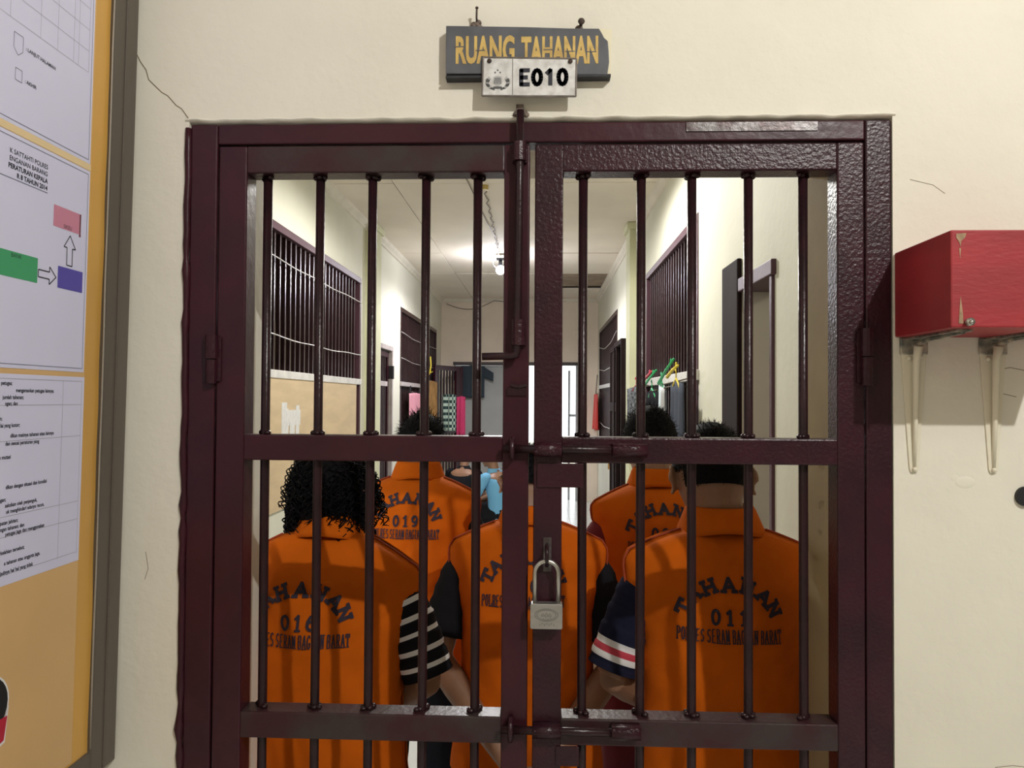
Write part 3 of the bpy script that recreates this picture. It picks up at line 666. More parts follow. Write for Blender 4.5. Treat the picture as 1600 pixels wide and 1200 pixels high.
def sheet(z0, z1, y1, lab, slope=0):
    o = empty('notice_sheet', BL, lab, 'notice', 'printed sheets on the notice board', BR)
    mb = MB(); ya = -.75
    mb.add([(.0048, ya, z0+slope*(y1-ya)*-1), (.0048, y1, z0), (.0048, y1, z1), (.0048, ya, z1)], [(0, 1, 2, 3)])
    mb.add([(.0042, ya, z0+slope*(y1-ya)*-1), (.0042, y1, z0), (.0042, y1, z1), (.0042, ya, z1)], [(3, 2, 1, 0)])
    mb.build('paper', M['paper'], o, normals=False)
    return o
def bp(z_y):  # helper for printing on the sheets: plane x = .0052
    return lambda p, y0=z_y[0], z0=z_y[1]: (.0052, y0+p.x, z0+p.y)
def ln(mb, y0, z0, y1, z1, t=.0008, mi=0):
    a = Vector((y0, z0)); b_ = Vector((y1, z1)); d = (b_-a).normalized(); n_ = Vector((-d.y, d.x))*t/2
    mb.add([(.0051, *(a-n_)), (.0051, *(b_-n_)), (.0051, *(b_+n_)), (.0051, *(a+n_))], [(0, 1, 2, 3)], mi)
Z = lambda z: z-.95
# top sheet
s1 = sheet(Z(2.015), Z(2.60), -.131, 'top sheet on the notice board, with a grid and a flow-chart key')
g = MB()
for y in (-.144, -.172, -.185, -.225, -.265, -.330, -.40): ln(g, y, Z(2.163), y, Z(2.58), .0007)
for k in range(9): ln(g, -.75, Z(2.163)+k*.035, -.144, Z(2.163)+k*.035, .0007)
g.build('printed_table', M['p_grid'], s1, normals=False)
g = MB(); ln(g, -.75, Z(2.021), -.136, Z(2.021), .0010); ln(g, -.136, Z(2.021), -.136, Z(2.59), .0010)
yy = -.317
pent = [(-.321, 2.146), (-.302, 2.146), (-.302, 2.124), (-.3115, 2.116), (-.321, 2.124)]
sq = [(-.316, 2.097), (-.302, 2.097), (-.302, 2.080), (-.316, 2.080)]
for pg in (pent, sq):
    for a, b_ in zip(pg, pg[1:]+pg[:1]): ln(g, a[0], Z(a[1]), b_[0], Z(b_[1]), .0009)
g.build('printed_lines', M['p_line'], s1, normals=False)
tx = MB(); put_font(tx, ': LANJUT HALAMAN', .0075, bp((-.296, Z(2.130))), .00012); put_font(tx, ': AKHIR', .0075, bp((-.296, Z(2.083))), .00012)
for k in range(6): put_font(tx, 'mmmm', .006, bp((-.222, Z(2.36)-k*.009)))
for k in range(3): put_font(tx, 'mm', .006, bp((-.170, Z(2.355)-k*.009)))
tx.build('printed_text', M['ink'], s1, normals=False)
# middle sheet
s2 = sheet(Z(1.670), Z(2.003), -.130, 'middle sheet on the notice board, a flow chart with coloured boxes')
g = MB(); ln(g, -.75, Z(1.676), -.135, Z(1.676), .001); ln(g, -.135, Z(1.676), -.135, Z(1.997), .001); ln(g, -.75, Z(1.997), -.135, Z(1.997), .001)
ln(g, -.75, Z(1.9385), -.237, Z(1.9385), .0012)
g.build('printed_lines', M['p_line'], s2, normals=False)
tx = MB()
for k, (t_, bld) in enumerate((('K SATTAHTI POLRES', .0001), ('ENGANAN BARANG', .0001), ('PERATURAN KEPALA', .0003), ('R 8 TAHUN 2014', .0003))):
    put_font(tx, t_, .0098, bp((-.238, Z(1.974)-k*.0107)), bld, 'RIGHT', .93)
put_font(tx, 'SIKEU', .0085, bp((-.196, Z(1.895)))); put_font(tx, 'BANK', .0085, bp((-.312, Z(1.828))))
tx.build('printed_text', M['ink'], s2, normals=False)
def pbox(y0, y1, z0, z1, m, nm):
    mb = MB(); mb.add([(.0051, y0, Z(z0)), (.0051, y1, Z(z0)), (.0051, y1, Z(z1)), (.0051, y0, Z(z1))], [(0, 1, 2, 3)]); mb.build(nm, m, s2, normals=False)
pbox(-.221, -.151, 1.893, 1.926, M['p_pink'], 'printed_box'); pbox(-.36, -.254, 1.799, 1.836, M['p_green'], 'printed_box'); pbox(-.206, -.142, 1.7995, 1.8335, M['p_blue'], 'printed_box')
pbox(-.155, -.151, 1.889, 1.926, M['maroon_cloth'], 'printed_shadow'); 
g = MB()
for pg in ([(-.252, 1.820), (-.226, 1.820), (-.226, 1.828), (-.210, 1.8145), (-.226, 1.801), (-.226, 1.809), (-.252, 1.809)], [(-.185, 1.838), (-.185, 1.866), (-.193, 1.866), (-.178, 1.886), (-.163, 1.866), (-.171, 1.866), (-.171, 1.838)]):
    g = MB()
    for a, b_ in zip(pg, pg[1:]+pg[:1]): ln(g, a[0], Z(a[1]), b_[0], Z(b_[1]), .0018)
    g.build('printed_arrow', M['ink'], s2, normals=False)
cs = MB(); cs.boxb(.0042, .0047, -.75, -.128, Z(2.004), Z(2.015)); cs.build('cream_strip', M['cream_strip'], nb)
# bottom sheet
s3 = sheet(Z(1.361), Z(1.662), -.127, 'bottom sheet on the notice board, dense typed rules in a table')
g = MB(); ln(g, -.75, Z(1.655), -.134, Z(1.655)); ln(g, -.134, Z(1.374), -.134, Z(1.655)); ln(g, -.183, Z(1.374), -.183, Z(1.655))
for z in (1.617, 1.566, 1.459, 1.430, 1.376): ln(g, -.75, Z(z), -.134, Z(z))
g.build('printed_table', M['p_grid'], s3, normals=False)
tx = MB()
lines = [(1.648, 'petugas;', -.300), (1.638, 'mengamankan petugas lainnya;', -.206), (1.628, 'jumlah tahanan;', -.275), (1.619, 'ngan; dan', -.287),
 (1.598, 'angan;', -.318), (1.588, 'lai yang kotor;', -.281), (1.573, 'dikan matinya tahanan atau lainnya', -.203), (1.562, 'dan sesuai peraturan yang', -.237),
 (1.543, 'u mutasi', -.298), (1.500, 'dikan dengan situasi dan kondisi', -.216), (1.483, 'kunjungan;', -.305), (1.474, 'saksikan oleh penjenguk,', -.237), (1.465, 'uk menghindari adanya racun,', -.220),
 (1.450, '-lipatan jahitan;', -.278), (1.441, 'engan tahanan; dan', -.264), (1.433, 'petugas jaga dan menggunakan', -.218), (1.408, 'erkelahian tersebut;', -.262), (1.392, 'a tahanan atau anggota jaga,', -.226), (1.379, 'jadinya hal hal yang tidak', -.242)]
for z, t_, yr in lines: put_font(tx, t_, .0078, bp((yr, Z(z)-.002)), .0002, 'RIGHT', .9)
tx.build('printed_text', M['ink'], s3, normals=False)
# cut-out sticker
stk = empty('cutout_sticker', BL, 'cut-out sticker with a black round top and a red base low on the board', 'sticker', None, BR)
def disc(mb, cy, cz_, ry, rz, x, mi):
    mb.add([(x, cy+ry*cos(2*pi*i/28), cz_+rz*sin(2*pi*i/28)) for i in range(28)], [tuple(range(28))], mi)
k_ = MB(); disc(k_, -.335, Z(1.195), .052, .048, .0045, 0); k_.add([(.0045, -.39, Z(1.11)), (.0045, -.289, Z(1.135)), (.0045, -.283, Z(1.185)), (.0045, -.39, Z(1.185))], [(0, 1, 2, 3)], 0)
k_.build('white_border', M['white'], stk, normals=False)
k_ = MB(); disc(k_, -.335, Z(1.195), .049, .045, .0048, 0); k_.build('black_top', M['black'], stk, normals=False)
k_ = MB(); k_.add([(.0051, -.39, Z(1.115)), (.0051, -.292, Z(1.139)), (.0051, -.286, Z(1.172)), (.0051, -.39, Z(1.172))], [(0, 1, 2, 3)]); k_.build('red_base', M['p_red'], stk, normals=False)

# ------------------------------------------------------------------ corridor lamp and wires
lb = empty('light_bulb', (-.456, 7.2, CZ), 'lit round bulb in a black socket hanging from the corridor ceiling', 'light bulb')
part(MB().tube([(-.456, 7.2, 3.115), (-.456, 7.2, 3.19)], [.024, .02], 14), 'socket', M['socket'], lb, smooth=True)
part(MB().boxb(-.50, -.415, 7.16, 7.24, 3.19, 3.205), 'bracket', M['socket'], lb)
part(MB().tube([(-.456, 7.2, 3.205), (-.456, 7.2, CZ)], .004, 7), 'drop_wire', M['wire'], lb)
bb_ = part(MB().ell((-.456, 7.2, 3.075), (.05, .05, .05), nu=20, nv=14), 'glass_bulb', M['bulb'], lb, smooth=True)
part(MB().tube([(-.47, 7.2, 3.19)]+[(-.50-.04*sin(pi*i/8), 7.2, 3.20-.10*i/8) for i in range(9)], .004, 6), 'wire_loop', M['white_loop'], lb, smooth=True)
wr = empty('ceiling_cable', (-.43, 4.4, CZ), 'twisted cable running along the ceiling to the bulb', 'cable')
pts = [(-.428-.035*i/30+.012*sin(i*2.1), 4.42+2.7*i/30, CZ-.012-.012*abs(sin(i*1.7))) for i in range(31)]
part(MB().tube(pts, .006, 6), 'wire', M['wire'], wr, smooth=True)
part(MB().tube([(-.428, 4.42, CZ), (-.428, 4.42, CZ-.035)], .03, 12), 'ceiling_rose', M['brass'], wr)
wr2 = empty('ceiling_cable', (-.52, 4.0, CZ), 'thin straight cable crossing the ceiling toward the gate', 'cable')
part(MB().tube([(-.60, 3.2, CZ-.01), (-.54, 4.3, CZ-.012), (-.49, 5.6, CZ-.012), (-.45, 6.1, CZ-.03)], .005, 6), 'wire', M['wire'], wr2, smooth=True)
wr3 = empty('loose_cable', (-.9, 10.95, 3.1), 'loose grey cable sagging high on the end wall', 'cable')
part(MB().tube([(-1.53+.055*i, 10.93, 3.16-.10*sin(pi*min(i/14, 1))+.05*(i/14)**2) for i in range(15)]+[(-.65, 10.93, 3.20), (-.45, 10.93, 3.17)], .007, 6), 'wire', M['wire'], wr3, smooth=True)

# ------------------------------------------------------------------ things hung in the corridor
def cloth(name, lab, cat, c, size, m, axis='y', amp=.02, folds=4, taper=.0, group='laundry in the corridor', rot=0, sleeves=False):
    """hanging cloth: c = top centre; axis = direction of its width"""
    o = empty(name, c, lab, cat, group); w_, h_ = size; ph = random.uniform(0, 6)
    def fn(u, v, off=0):
        s = (u-.5); ww = w_*(1-taper*(1-v))
        a = s*ww; dz = -h_*(1-v)
        if v > .9: dz -= abs(s)*h_*.05
        d = amp*sin(folds*2*pi*u+ph)*(.3+.7*(1-v))+amp*.5*sin(folds*pi*u*3+2)*(1-v)+off
        p = Vector((a, d, dz)) if axis == 'x' else Vector((d, a, dz))
        return Matrix.Rotation(rot, 3, 'Z') @ p
    mb = MB().grid(fn, 24, 12)
    if sleeves:
        for s in (-1, 1):
            mb.grid(lambda u, v: (s*(w_*.46+(v*.16)), amp*sin(u*6), -.02-u*(.17-.03*v)-v*.10) if axis == 'x' else (amp*sin(u*6), s*(w_*.46+v*.16), -.02-u*.17-v*.10), 5, 5)
    mb.build('fabric', m, o, smooth=True, solid=.006, normals=False)
    if axis == 'y':
        xw = (XR+.03 if c[0] > 0 else XL-.03)-c[0]
        MB().tube([(0, 0, -.006), (xw*.5, 0, .012), (xw, 0, .004)], .005, 6).build('hook', M['wire'], o, smooth=True)
    return o
def hanger(o, m, w_, axis='y', rot=0, name='hanger', drop=.05):
    a = lambda s, z: (Matrix.Rotation(rot, 3, 'Z') @ (Vector((s, 0, z)) if axis == 'x' else Vector((0, s, z))))
    MB().tube([a(-w_/2, -drop), a(-w_/4, -.012), a(0, .012), a(w_/4, -.012), a(w_/2, -drop)], .006, 7).tube([a(0, .01), a(0, .05), a(.02, .075), a(.04, .06)], .004, 6).build(name, m, o, smooth=True)
XC = XR-.10
o = cloth('hanging_shirt', 'speckled dark shirt hung by the pilaster', 'shirt', (XC-.02, 4.98, 1.74), (.62, .62), M['speckle'], rot=.12); hanger(o, M['r_plastic'], .34, rot=.1)
o = cloth('hanging_shirt', 'plain black shirt hung under the pink and green hangers', 'shirt', (XC, 4.22, 1.70), (.60, .75), M['black_cloth'])
hanger(o, M['g_plastic'], .34)
o = cloth('hanging_cloth', 'pale blue white cloth hung between the dark shirts', 'cloth', (XC-.01, 3.70, 1.735), (.20, .42), M['palecloth'], amp=.012, folds=2, taper=.2); hanger(o, M['g_plastic'], .22)
o = cloth('hanging_cloth', 'grey towel hung beside the pale cloth', 'towel', (XC-.035, 3.50, 1.71), (.14, .45), M['pale_grey'], amp=.012, folds=2)
o = cloth('hanging_shirt', 'dark slate shirt hung on the yellow hanger', 'shirt', (XC, 3.22, 1.745), (.42, .80), M['grey_cloth'], amp=.02, folds=3); hanger(o, M['p_yellow'], .26)
# coloured hanger arms that stick up above the sill
def peg(lab, m, p0, p1):
    o = empty('plastic_hanger', p0, lab, 'hanger', 'plastic hangers on the window sill'); d = Vector(p1)-Vector(p0)
    MB().tube([(0, 0, 0), d*.5+Vector((0, 0, .008)), d], [.011, .009, .007], 7).tube([d*.8, d*.8+Vector((0, -.02, .03))], .006, 6).build('arm', m, o, smooth=True)
peg('pink hanger arm above the black shirt', M['r_plastic'], (XC-.03, 4.62, 1.74), (XC-.01, 4.16, 1.835))
peg('green hanger arm beside the pink one', M['g_plastic'], (XC-.03, 4.60, 1.70), (XC-.01, 3.94, 1.835))
peg('green hanger arm above the pale cloth', M['g_plastic'], (XC-.03, 3.70, 1.74), (XC-.01, 3.24, 1.875))
peg('yellow hanger arm above the slate shirt', M['p_yellow'], (XC-.03, 3.36, 1.77), (XC-.01, 3.10, 1.83))
o = cloth('hanging_cloth', 'scarlet cloth hung at the far grilled window', 'cloth', (XR-.06, 10.55, 1.72), (.75, .55), M['scarlet_cloth'], amp=.03, folds=3)
MB().tube([(0, 0, 0), (0, -.05, .07), (0, -.25, .25), (0, -.3, .28)], .008, 6).build('hook', M['wire'], o, smooth=True)
o = cloth('hanging_towel', 'pink towel hung on the dark grilled window', 'towel', (XL+.06, 8.15, 1.70), (.85, .36), M['pink_cloth'], amp=.025, folds=4)
MB().tube([(0, -.38, 0), (0, -.35, .08)], .008, 6).build('peg', M['black'], o); MB().tube([(0, .3, 0), (0, .32, .06)], .008, 6).build('peg', M['black'], o)
o = cloth('hanging_towel', 'ochre towel hung on a yellow hanger', 'towel', (XL+.10, 9.35, 1.88), (1.0, .62), M['ochre_cloth'], amp=.03, folds=4)
MB().tube([(0, -.55, .0), (.02, -.40, .10), (.02, -.30, .20), (.02, -.35, .32)], .010, 7).tube([(.02, -.40, .10), (.03, -.2, .12)], .009, 6).build('hanger', M['p_yellow'], o, smooth=True)
# open barred leaf in the far corner
ol = empty('open_barred_door', (-1.56, 9.95, 0), 'open barred door leaf standing in the far corner', 'door')
Td = Matrix.Translation((-1.58, 9.95, 0)) @ Matrix.Rotation(radians(66), 4, 'Z')
dl = MB()
for (a, b_, z0, z1) in ((0, .07, .05, 2.13), (.62, .82, .05, 2.13), (.07, .62, 2.06, 2.13), (.07, .62, .05, .12), (.07, .62, 1.1, 1.17)): dl.boxb(a, b_, -.02, .02, z0, z1, T=Td)
part(dl, 'leaf_frame', M['maroon_flat'], ol)
for i in range(6): part(MB().boxb(.10+.085*i, .125+.085*i, -.01, .01, .12, 2.06, T=Td), 'bar', M['maroon_bar'], ol)
o = cloth('hanging_shirt', 'green checked shirt hung on the open barred door', 'shirt', (-1.36, 10.0, 1.70), (.20, .55), M['check'], axis='x', amp=.02, folds=2)
o = cloth('hanging_shirt', 'dark grey garment hung behind the checked shirt', 'shirt', (-1.28, 10.12, 1.66), (.14, .4), M['slate_cloth'], axis='x', amp=.02, folds=2)
o = cloth('hanging_cloth', 'crimson cloth hung beside the checked shirt', 'cloth', (-1.19, 10.05, 1.67), (.13, .58), M['magenta_cloth'], axis='x', amp=.02, folds=2)
o = cloth('hanging_shirt', 'black T-shirt hung flat against the grey end wall', 'shirt', (-1.10, 10.96, 2.17), (.38, .52), M['slate_cloth'], axis='x', amp=.012, folds=3, sleeves=True)
o = empty('wooden_brush', (.888, 8.4, .75), 'small wooden brush hung low on the far wall', 'brush')
MB().boxb(-.035, .035, -.015, .015, 0, .16).build('block', M['ochre_cloth'], o, bevel=.006); MB().boxb(-.02, .02, -.017, -.0151, .05, .12).build('label', M['black'], o)

# ------------------------------------------------------------------ people
def smooth_path(pts, n=5):
    P = [Vector(p) for p in pts]; out = []
    for i in range(len(P)-1):
        p0 = P[max(i-1, 0)]; p1 = P[i]; p2 = P[i+1]; p3 = P[min(i+2, len(P)-1)]
        for k in range(n):
            t = k/n; out.append(.5*((2*p1)+(-p0+p2)*t+(2*p0-5*p1+4*p2-p3)*t*t+(-p0+3*p1-3*p2+p3)*t**3))
    return out+[P[-1]]
def lerp_list(vals, n):
    out = []
    for i in range(len(vals)-1):
        for k in range(n): out.append(vals[i]+(vals[i+1]-vals[i])*k/n)
    return out+[vals[-1]]
def limb(mb, pts, radii, n=12, sub=4):
    mb.tube(smooth_path(pts, sub), lerp_list(radii, sub), n)
def torso_rings(secs, n=24):
    rs = []
    for (z, cy, a, bdep) in secs:
        ring = []
        for j in range(n):
            t = 2*pi*j/n; c_, s_ = cos(t), sin(t); p = 2.4
            rr = (abs(c_)**p+abs(s_)**p)**(-1/p)
            ring.append(Vector((a*c_*rr, cy+bdep*s_*rr, z)))
        rs.append(ring)
    return rs
def hand(mb, wrist, elbow, side, palm_n, curl=.7, spread=1):
    """palm plus five bent fingers. side +1 right hand; palm_n = direction the palm faces"""
    w_ = Vector(wrist); d = (w_-Vector(elbow)).normalized(); n_ = Vector(palm_n); n_ = (n_-d*n_.dot(d)).normalized(); s_ = d.cross(n_)*side
    mb.tube([w_-d*.01, w_+d*.03, w_+d*.06, w_+d*.085], [(.024, .02), (.034, .018), (.040, .016), (.039, .013)], 12, ref=n_)
    for k, (off, L) in enumerate(((-.028, .070), (-.0095, .080), (.0095, .075), (.028, .058))):
        b0 = w_+d*.078+s_*off; p = [b0-d*.02, b0]; ang = 0; dirv = d
        for f_ in (.42, .32, .26):
            ang += curl*(.85 if f_ > .4 else .75); dirv = d*cos(ang)+n_*sin(ang); p.append(p[-1]+dirv*L*f_)
        mb.tube(p, [.0085, .0085, .0082, .0075, .006], 8)
    t0 = w_+d*.02-s_*.022
    mb.tube([t0, t0+d*.022-s_*.022+n_*.006, t0+d*.048-s_*.030+n_*.016, t0+d*.070-s_*.026+n_*.026], [.012, .0115, .010, .007], 8)

def vest_maker(P):
    S = P.get('vw', 1.0); lean = P.get('lean', .05); seed = P.get('seed', 1)
    z0 = P.get('hem', .64); droop = P.get('droop', 0)
    def Wd(t):
        pts = [(0, .232), (.25, .212), (.5, .200), (.66, .205), (.80, .224), (.90, .243), (.96, .246), (1, .232)]
        for (a, x), (b_, y) in zip(pts, pts[1:]):
            if a <= t <= b_+1e-9:
                k = (t-a)/(b_-a); k = k*k*(3-2*k); return (x+(y-x)*k)*S
        return pts[-1][1]*S
    def ztop(s):
        a = abs(s)
        if a < .30: return 1.352+.006*(1-(a/.30)**2)
        k = (a-.30)/.70; return 1.352-P.get('drop', .052)*k**1.35-.008*k+(droop*s)
    def yc(z): return lean*max(0, (z-.85)/.5)**2
    def wrinkle(x, z):
        return 1.35*(.011*noise.noise((x*6+seed*3, z*3.2, seed))+.007*noise.noise((x*15+z*6, z*6+seed, 2.3))+.004*noise.noise((x*26-z*14, z*20+seed, 7.7))
                + .004*sin((z*26+x*14+seed))*max(0, (1.02-z))*1.6+.006*noise.noise((x*22+z*9, z*3, seed+4.4))*max(0, min(1, (1.15-z)*2.5)))
    def back(s, t, sgn=-1):
        z = z0+t*(ztop(s)-z0); x = s*Wd(t)
        dep = .128 if sgn < 0 else .132
        dep *= (.90+.10*sin(pi*min(1, t*1.1)))
        if t > .74: dep *= sqrt(max(0, 1-((t-.74)/.26)**2))*.94+.06
        prof = max(0, 1-abs(s)**2.5)**.62
        y = yc(z)+sgn*(dep*prof+.012)
        return Vector((x, y+(wrinkle(x, z) if sgn < 0 else 0)*min(1, (1-abs(s))*4+.15), z))
    def at_xz(x, z):
        t = .7; s = 0
        for _ in range(14):
            s = max(-1, min(1, x/Wd(t))); t = max(0, min(1, (z-z0)/(ztop(s)-z0)))
        return back(s, t)
    return back, at_xz, yc, Wd, ztop

def short_hair(o, c, R, seed, length=.012, nape=-.045, front=.035, n=1700, fade=0, bulk=1.0):
    rnd = random.Random(seed); mb = MB(); r0 = Vector((.079, .098, .108))
    def keep(v): # unit dir in head frame (y = face)
        if v.z*.108 < nape and v.y < .45: return False
        if v.y > .30 and v.z < .42: return False
        if abs(v.x) > .72 and v.z < -.02 and v.y > -.45: return False
        return True
    nu, nv = 36, 26
    def pt(i, j):
        t = pi*j/nv; p = 2*pi*i/nu; v = Vector((sin(t)*cos(p), sin(t)*sin(p), cos(t)))
        k = bulk*(1.045+.035*max(0, v.z)+.012*noise.noise(v*6+Vector((seed, 0, 0))))
        return v, c+R @ Vector((v.x*r0.x*k, v.y*r0.y*k, v.z*r0.z*k))
    vs = []; idx = {}
    for j in range(nv+1):
        for i in range(nu): idx[i, j] = len(vs); vs.append(pt(i, j)[1])
    fs = []
    for j in range(nv):
        for i in range(nu):
            v = pt(i+.5, j+.5)[0]
            if keep(v): fs.append((idx[i, j], idx[i, j+1], idx[(i+1) % nu, j+1], idx[(i+1) % nu, j]))
    mb.add(vs, fs)
    for _ in range(n):
        v = Vector((rnd.gauss(0, 1), rnd.gauss(0, 1), rnd.gauss(0, 1))).normalized()
        if not keep(v): continue
        k = bulk*1.04; p = c+R @ Vector((v.x*r0.x*k, v.y*r0.y*k, v.z*r0.z*k)); nrm = (R @ v)
        L = length*rnd.uniform(.6, 1.5)*(.5+.9*max(0, v.z+.3)); d = (nrm+Vector((rnd.uniform(-.6, .6), rnd.uniform(-.6, .6), rnd.uniform(-.9, .3)-.3*(v.z < .3)))).normalized()
        a, b_ = frame_of(d); wv = .0016
        mb.add([p+a*wv, p-a*wv, p+b_*wv, p+d*L], [(0, 1, 3), (1, 2, 3), (2, 0, 3)])
    mb.build('hair', M['hair'], o, smooth=False, normals=False)
def curly_hair(o, c, R, seed):
    rnd = random.Random(seed); mb = MB()
    # soft inner mass
    def mass(u, v):
        t = pi*(.02+.90*v); p = 2*pi*u; d = Vector((sin(t)*cos(p), sin(t)*sin(p), cos(t)))
        fl = 1.12+.06*noise.noise(d*4)+.04*noise.noise(d*11)
        face = max(0, d.y-.25)*(1 if d.z < .45 else .2)
        low = max(0, -d.z)
        q = Vector((d.x*.076*(fl+.16*low), d.y*.098*(fl-.9*face), d.z*.115*(1.04+.30*low*(d.y < .35))))
        return c+R @ q
    mb.grid(mass, 48, 32)
    for k in range(1500):
        a = rnd.uniform(0, 2*pi); el = rnd.uniform(-.35, 1.0)
        d = Vector((cos(a)*sqrt(max(0, 1-el*el)), sin(a)*sqrt(max(0, 1-el*el)), el))
        if d.y > .35 and el < .55: continue
        p = c+R @ Vector((d.x*.078, d.y*.100, d.z*.116)); out = (R @ d); out.z *= .35
        L = rnd.uniform(.05, .15) if el > .55 else rnd.uniform(.08, .175)
        if d.y < -.5 and abs(d.x) < .5 and el < .4: L *= .55
        hr = rnd.uniform(.005, .010); tw = rnd.uniform(.022, .036); ph = rnd.uniform(0, 6); spread = rnd.uniform(.006, .022)
        pts = []; ns = int(L/.0045)
        sd = 1 if rnd.random() < .5 else -1
        hx = Vector((out.x, out.y, 0)); hx = hx.normalized() if hx.length > .01 else Vector((0, -1, 0)); hy = Vector((-hx.y, hx.x, 0))
        for i in range(ns):
            s = i/ns; s1 = s*L
            base = p+out*(spread*min(1, s*3))+hx*(.018*s)*(1 if el > .2 else .5)-Vector((0, 0, 1))*(s1*min(1, .35+s))
            if el > .5: base += hx*(s1*.55*(1-.5*s))
            ang = ph+sd*2*pi*s1/tw
            pts.append(base+hx*hr*cos(ang)*min(1, s*4+.2)+hy*hr*sin(ang)*min(1, s*4+.2)+Vector((0, 0, 1))*hr*.4*sin(ang+1))
        mb.tube(pts, [.0017]*(ns-1)+[.0006], 4, cap=False)
    mb.build('hair', M['hair'], o, smooth=True, normals=False)

def person(name, P):
    loc = P['loc']; s = P['s']; lean = P.get('lean', .05)
    back, at_xz, yc, Wd, ztop = vest_maker(P)
    nk = yc(1.36)
    hc = Vector((P.get('hx', 0), nk+P.get('hy', .045), P.get('hz', 1.500))); R = Matrix.Rotation(P.get('tilt', 0), 3, 'Y') @ Matrix.Rotation(-P.get('bow', .3), 3, 'X')
    b = MB()
    if not P.get('seated'):
        b.rings(torso_rings([(.78, 0, .10, .085), (.84, -.005, .150, .105), (.92, -.005, .158, .112), (1.0, 0, .142, .098), (1.1, yc(1.1), .148, .100), (1.2, yc(1.2), .160, .104), (1.25, yc(1.25), .168, .086), (1.30, yc(1.30), .118, .062), (1.340, nk, .072, .052)]))
        for sd in (-1, 1):
            limb(b, [(sd*.082, 0, .86), (sd*.092, .012, .64), (sd*.095, .022, .45), (sd*.097, -.008, .30), (sd*.098, -.012, .075)], [.088, .078, .055, .052, .034])
            limb(b, [(sd*.099, -.045, .032), (sd*.101, .02, .045), (sd*.106, .10, .028), (sd*.109, .165, .018)], [.028, .036, .034, .016])
            for k in range(5): b.ell((sd*(.085+.013*k), .182-.010*abs(k-1.2), .014), (.0095 if k else .012, .018, .011), nu=8, nv=6)
    # neck, head, face
    hq = P.get('hs', 1.0); bh_ = b; b = MB()
    bh_.tube(smooth_path([(0, nk-.008, 1.30), (hc.x*.3, nk+.006, 1.38), hc+R @ Vector((0, -.022, -.05))*hq], 4), lerp_list([.066*hq, .056*hq, .056*hq], 4), 14)
    b.ell(hc, (.077, .096, .106), R, 22, 16)
    b.ell(hc+R @ Vector((0, .030, -.058)), (.058, .062, .060), R, 16, 10)   # jaw
    b.ell(hc+R @ Vector((0, .072, -.100)), (.022, .020, .016), R)           # chin
    b.ell(hc+R @ Vector((0, .088, .024)), (.050, .014, .012), R)            # brow
    b.tube([hc+R @ Vector(q) for q in ((0, .093, .018), (0, .106, -.012), (0, .114, -.028), (0, .098, -.038))], [.008, .010, .014, .012], 8)
    b.ell(hc+R @ Vector((0, .091, -.060)), (.024, .009, .006), R); b.ell(hc+R @ Vector((0, .089, -.070)), (.021, .009, .006), R)
    for sd in (-1, 1):
        E_ = R @ Matrix.Rotation(sd*.42, 3, 'Z') @ Matrix.Rotation(-.15, 3, 'X')
        ec = hc+R @ Vector((sd*.0845, -.010, -.018))
        b.tube([ec+E_ @ Vector((sd*.004, .015*cos(q)-.002, .030*sin(q))) for q in [radians(a) for a in range(-100, 215, 21)]], .0055, 7)
        b.ell(ec, (.006, .016, .025), E_, 10, 8)
        b.ell(hc+R @ Vector((sd*.040, .070, -.028)), (.022, .018, .018), R)  # cheek
    bh_.add([hc+(Vector(v)-hc)*hq for v in b.v], b.f); b = bh_
    # arms
    for sd, key in ((-1, 'L'), (1, 'R')):
        sh_, el, wr_ = [Vector(q) for q in P[key]]
        limb(b, [sh_+Vector((-sd*.045, 0, .01)), sh_, (sh_+el)/2+Vector((sd*.006, 0, 0)), el], [.044, .047, .045, .039])
        limb(b, [el, el+(wr_-el)*.3, el+(wr_-el)*.7, wr_], [.040, .042, .034, .0255])
        hand(b, wr_, el, sd, P.get('palm'+key, (0, 1, 0)), P.get('curl', .55))
    b.v = [tuple(Vector(v)*s) for v in b.v]
    o = b.build(name, M['skin'], None, remesh=P.get('vox', .0055), smooth_it=5)
    o.location = loc; o.rotation_euler = (0, 0, P.get('rz', 0)); tag(o, P['label'], 'person', 'detainees in orange vests behind the gate' if not P.get('seated') else None)
    def child(mb, nm, m, par=o, **k):
        mb.v = [tuple(Vector(v)*s) for v in mb.v]; return mb.build(nm, m, par, **k)
    hcs = hc*s
    # eyes
    for sd in (-1, 1):
        child(MB().ell(hc+R @ Vector((sd*.031, .080, .002))*hq, (.012, .011, .009), R, 10, 8), 'eye', M['eye'], smooth=True)
    hm = MB()
    if P['hair'] == 'curly': curly_hair(o, hcs, R, 5)
    else: short_hair(o, hcs, R, P['seed'], P.get('hl', .012), P.get('nape', -.045), bulk=P.get('bulk', 1.0)*s*hq)
    # shirt: body plus sleeves
    st = MB(); st.rings(torso_rings([(.80 if not P.get('seated') else .80, 0, .166, .118), (.92, 0, .168, .120), (1.05, yc(1.05), .158, .112), (1.2, yc(1.2), .170, .112), (1.26, yc(1.26), .172, .088), (1.30, yc(1.30), .125, .066), (1.340, nk, .080, .056), (1.366, nk+.002, .064, .058)]), cap=False)
    sm = P['shirt']; so = child(st, 'shirt', sm, smooth=True, solid=.003)
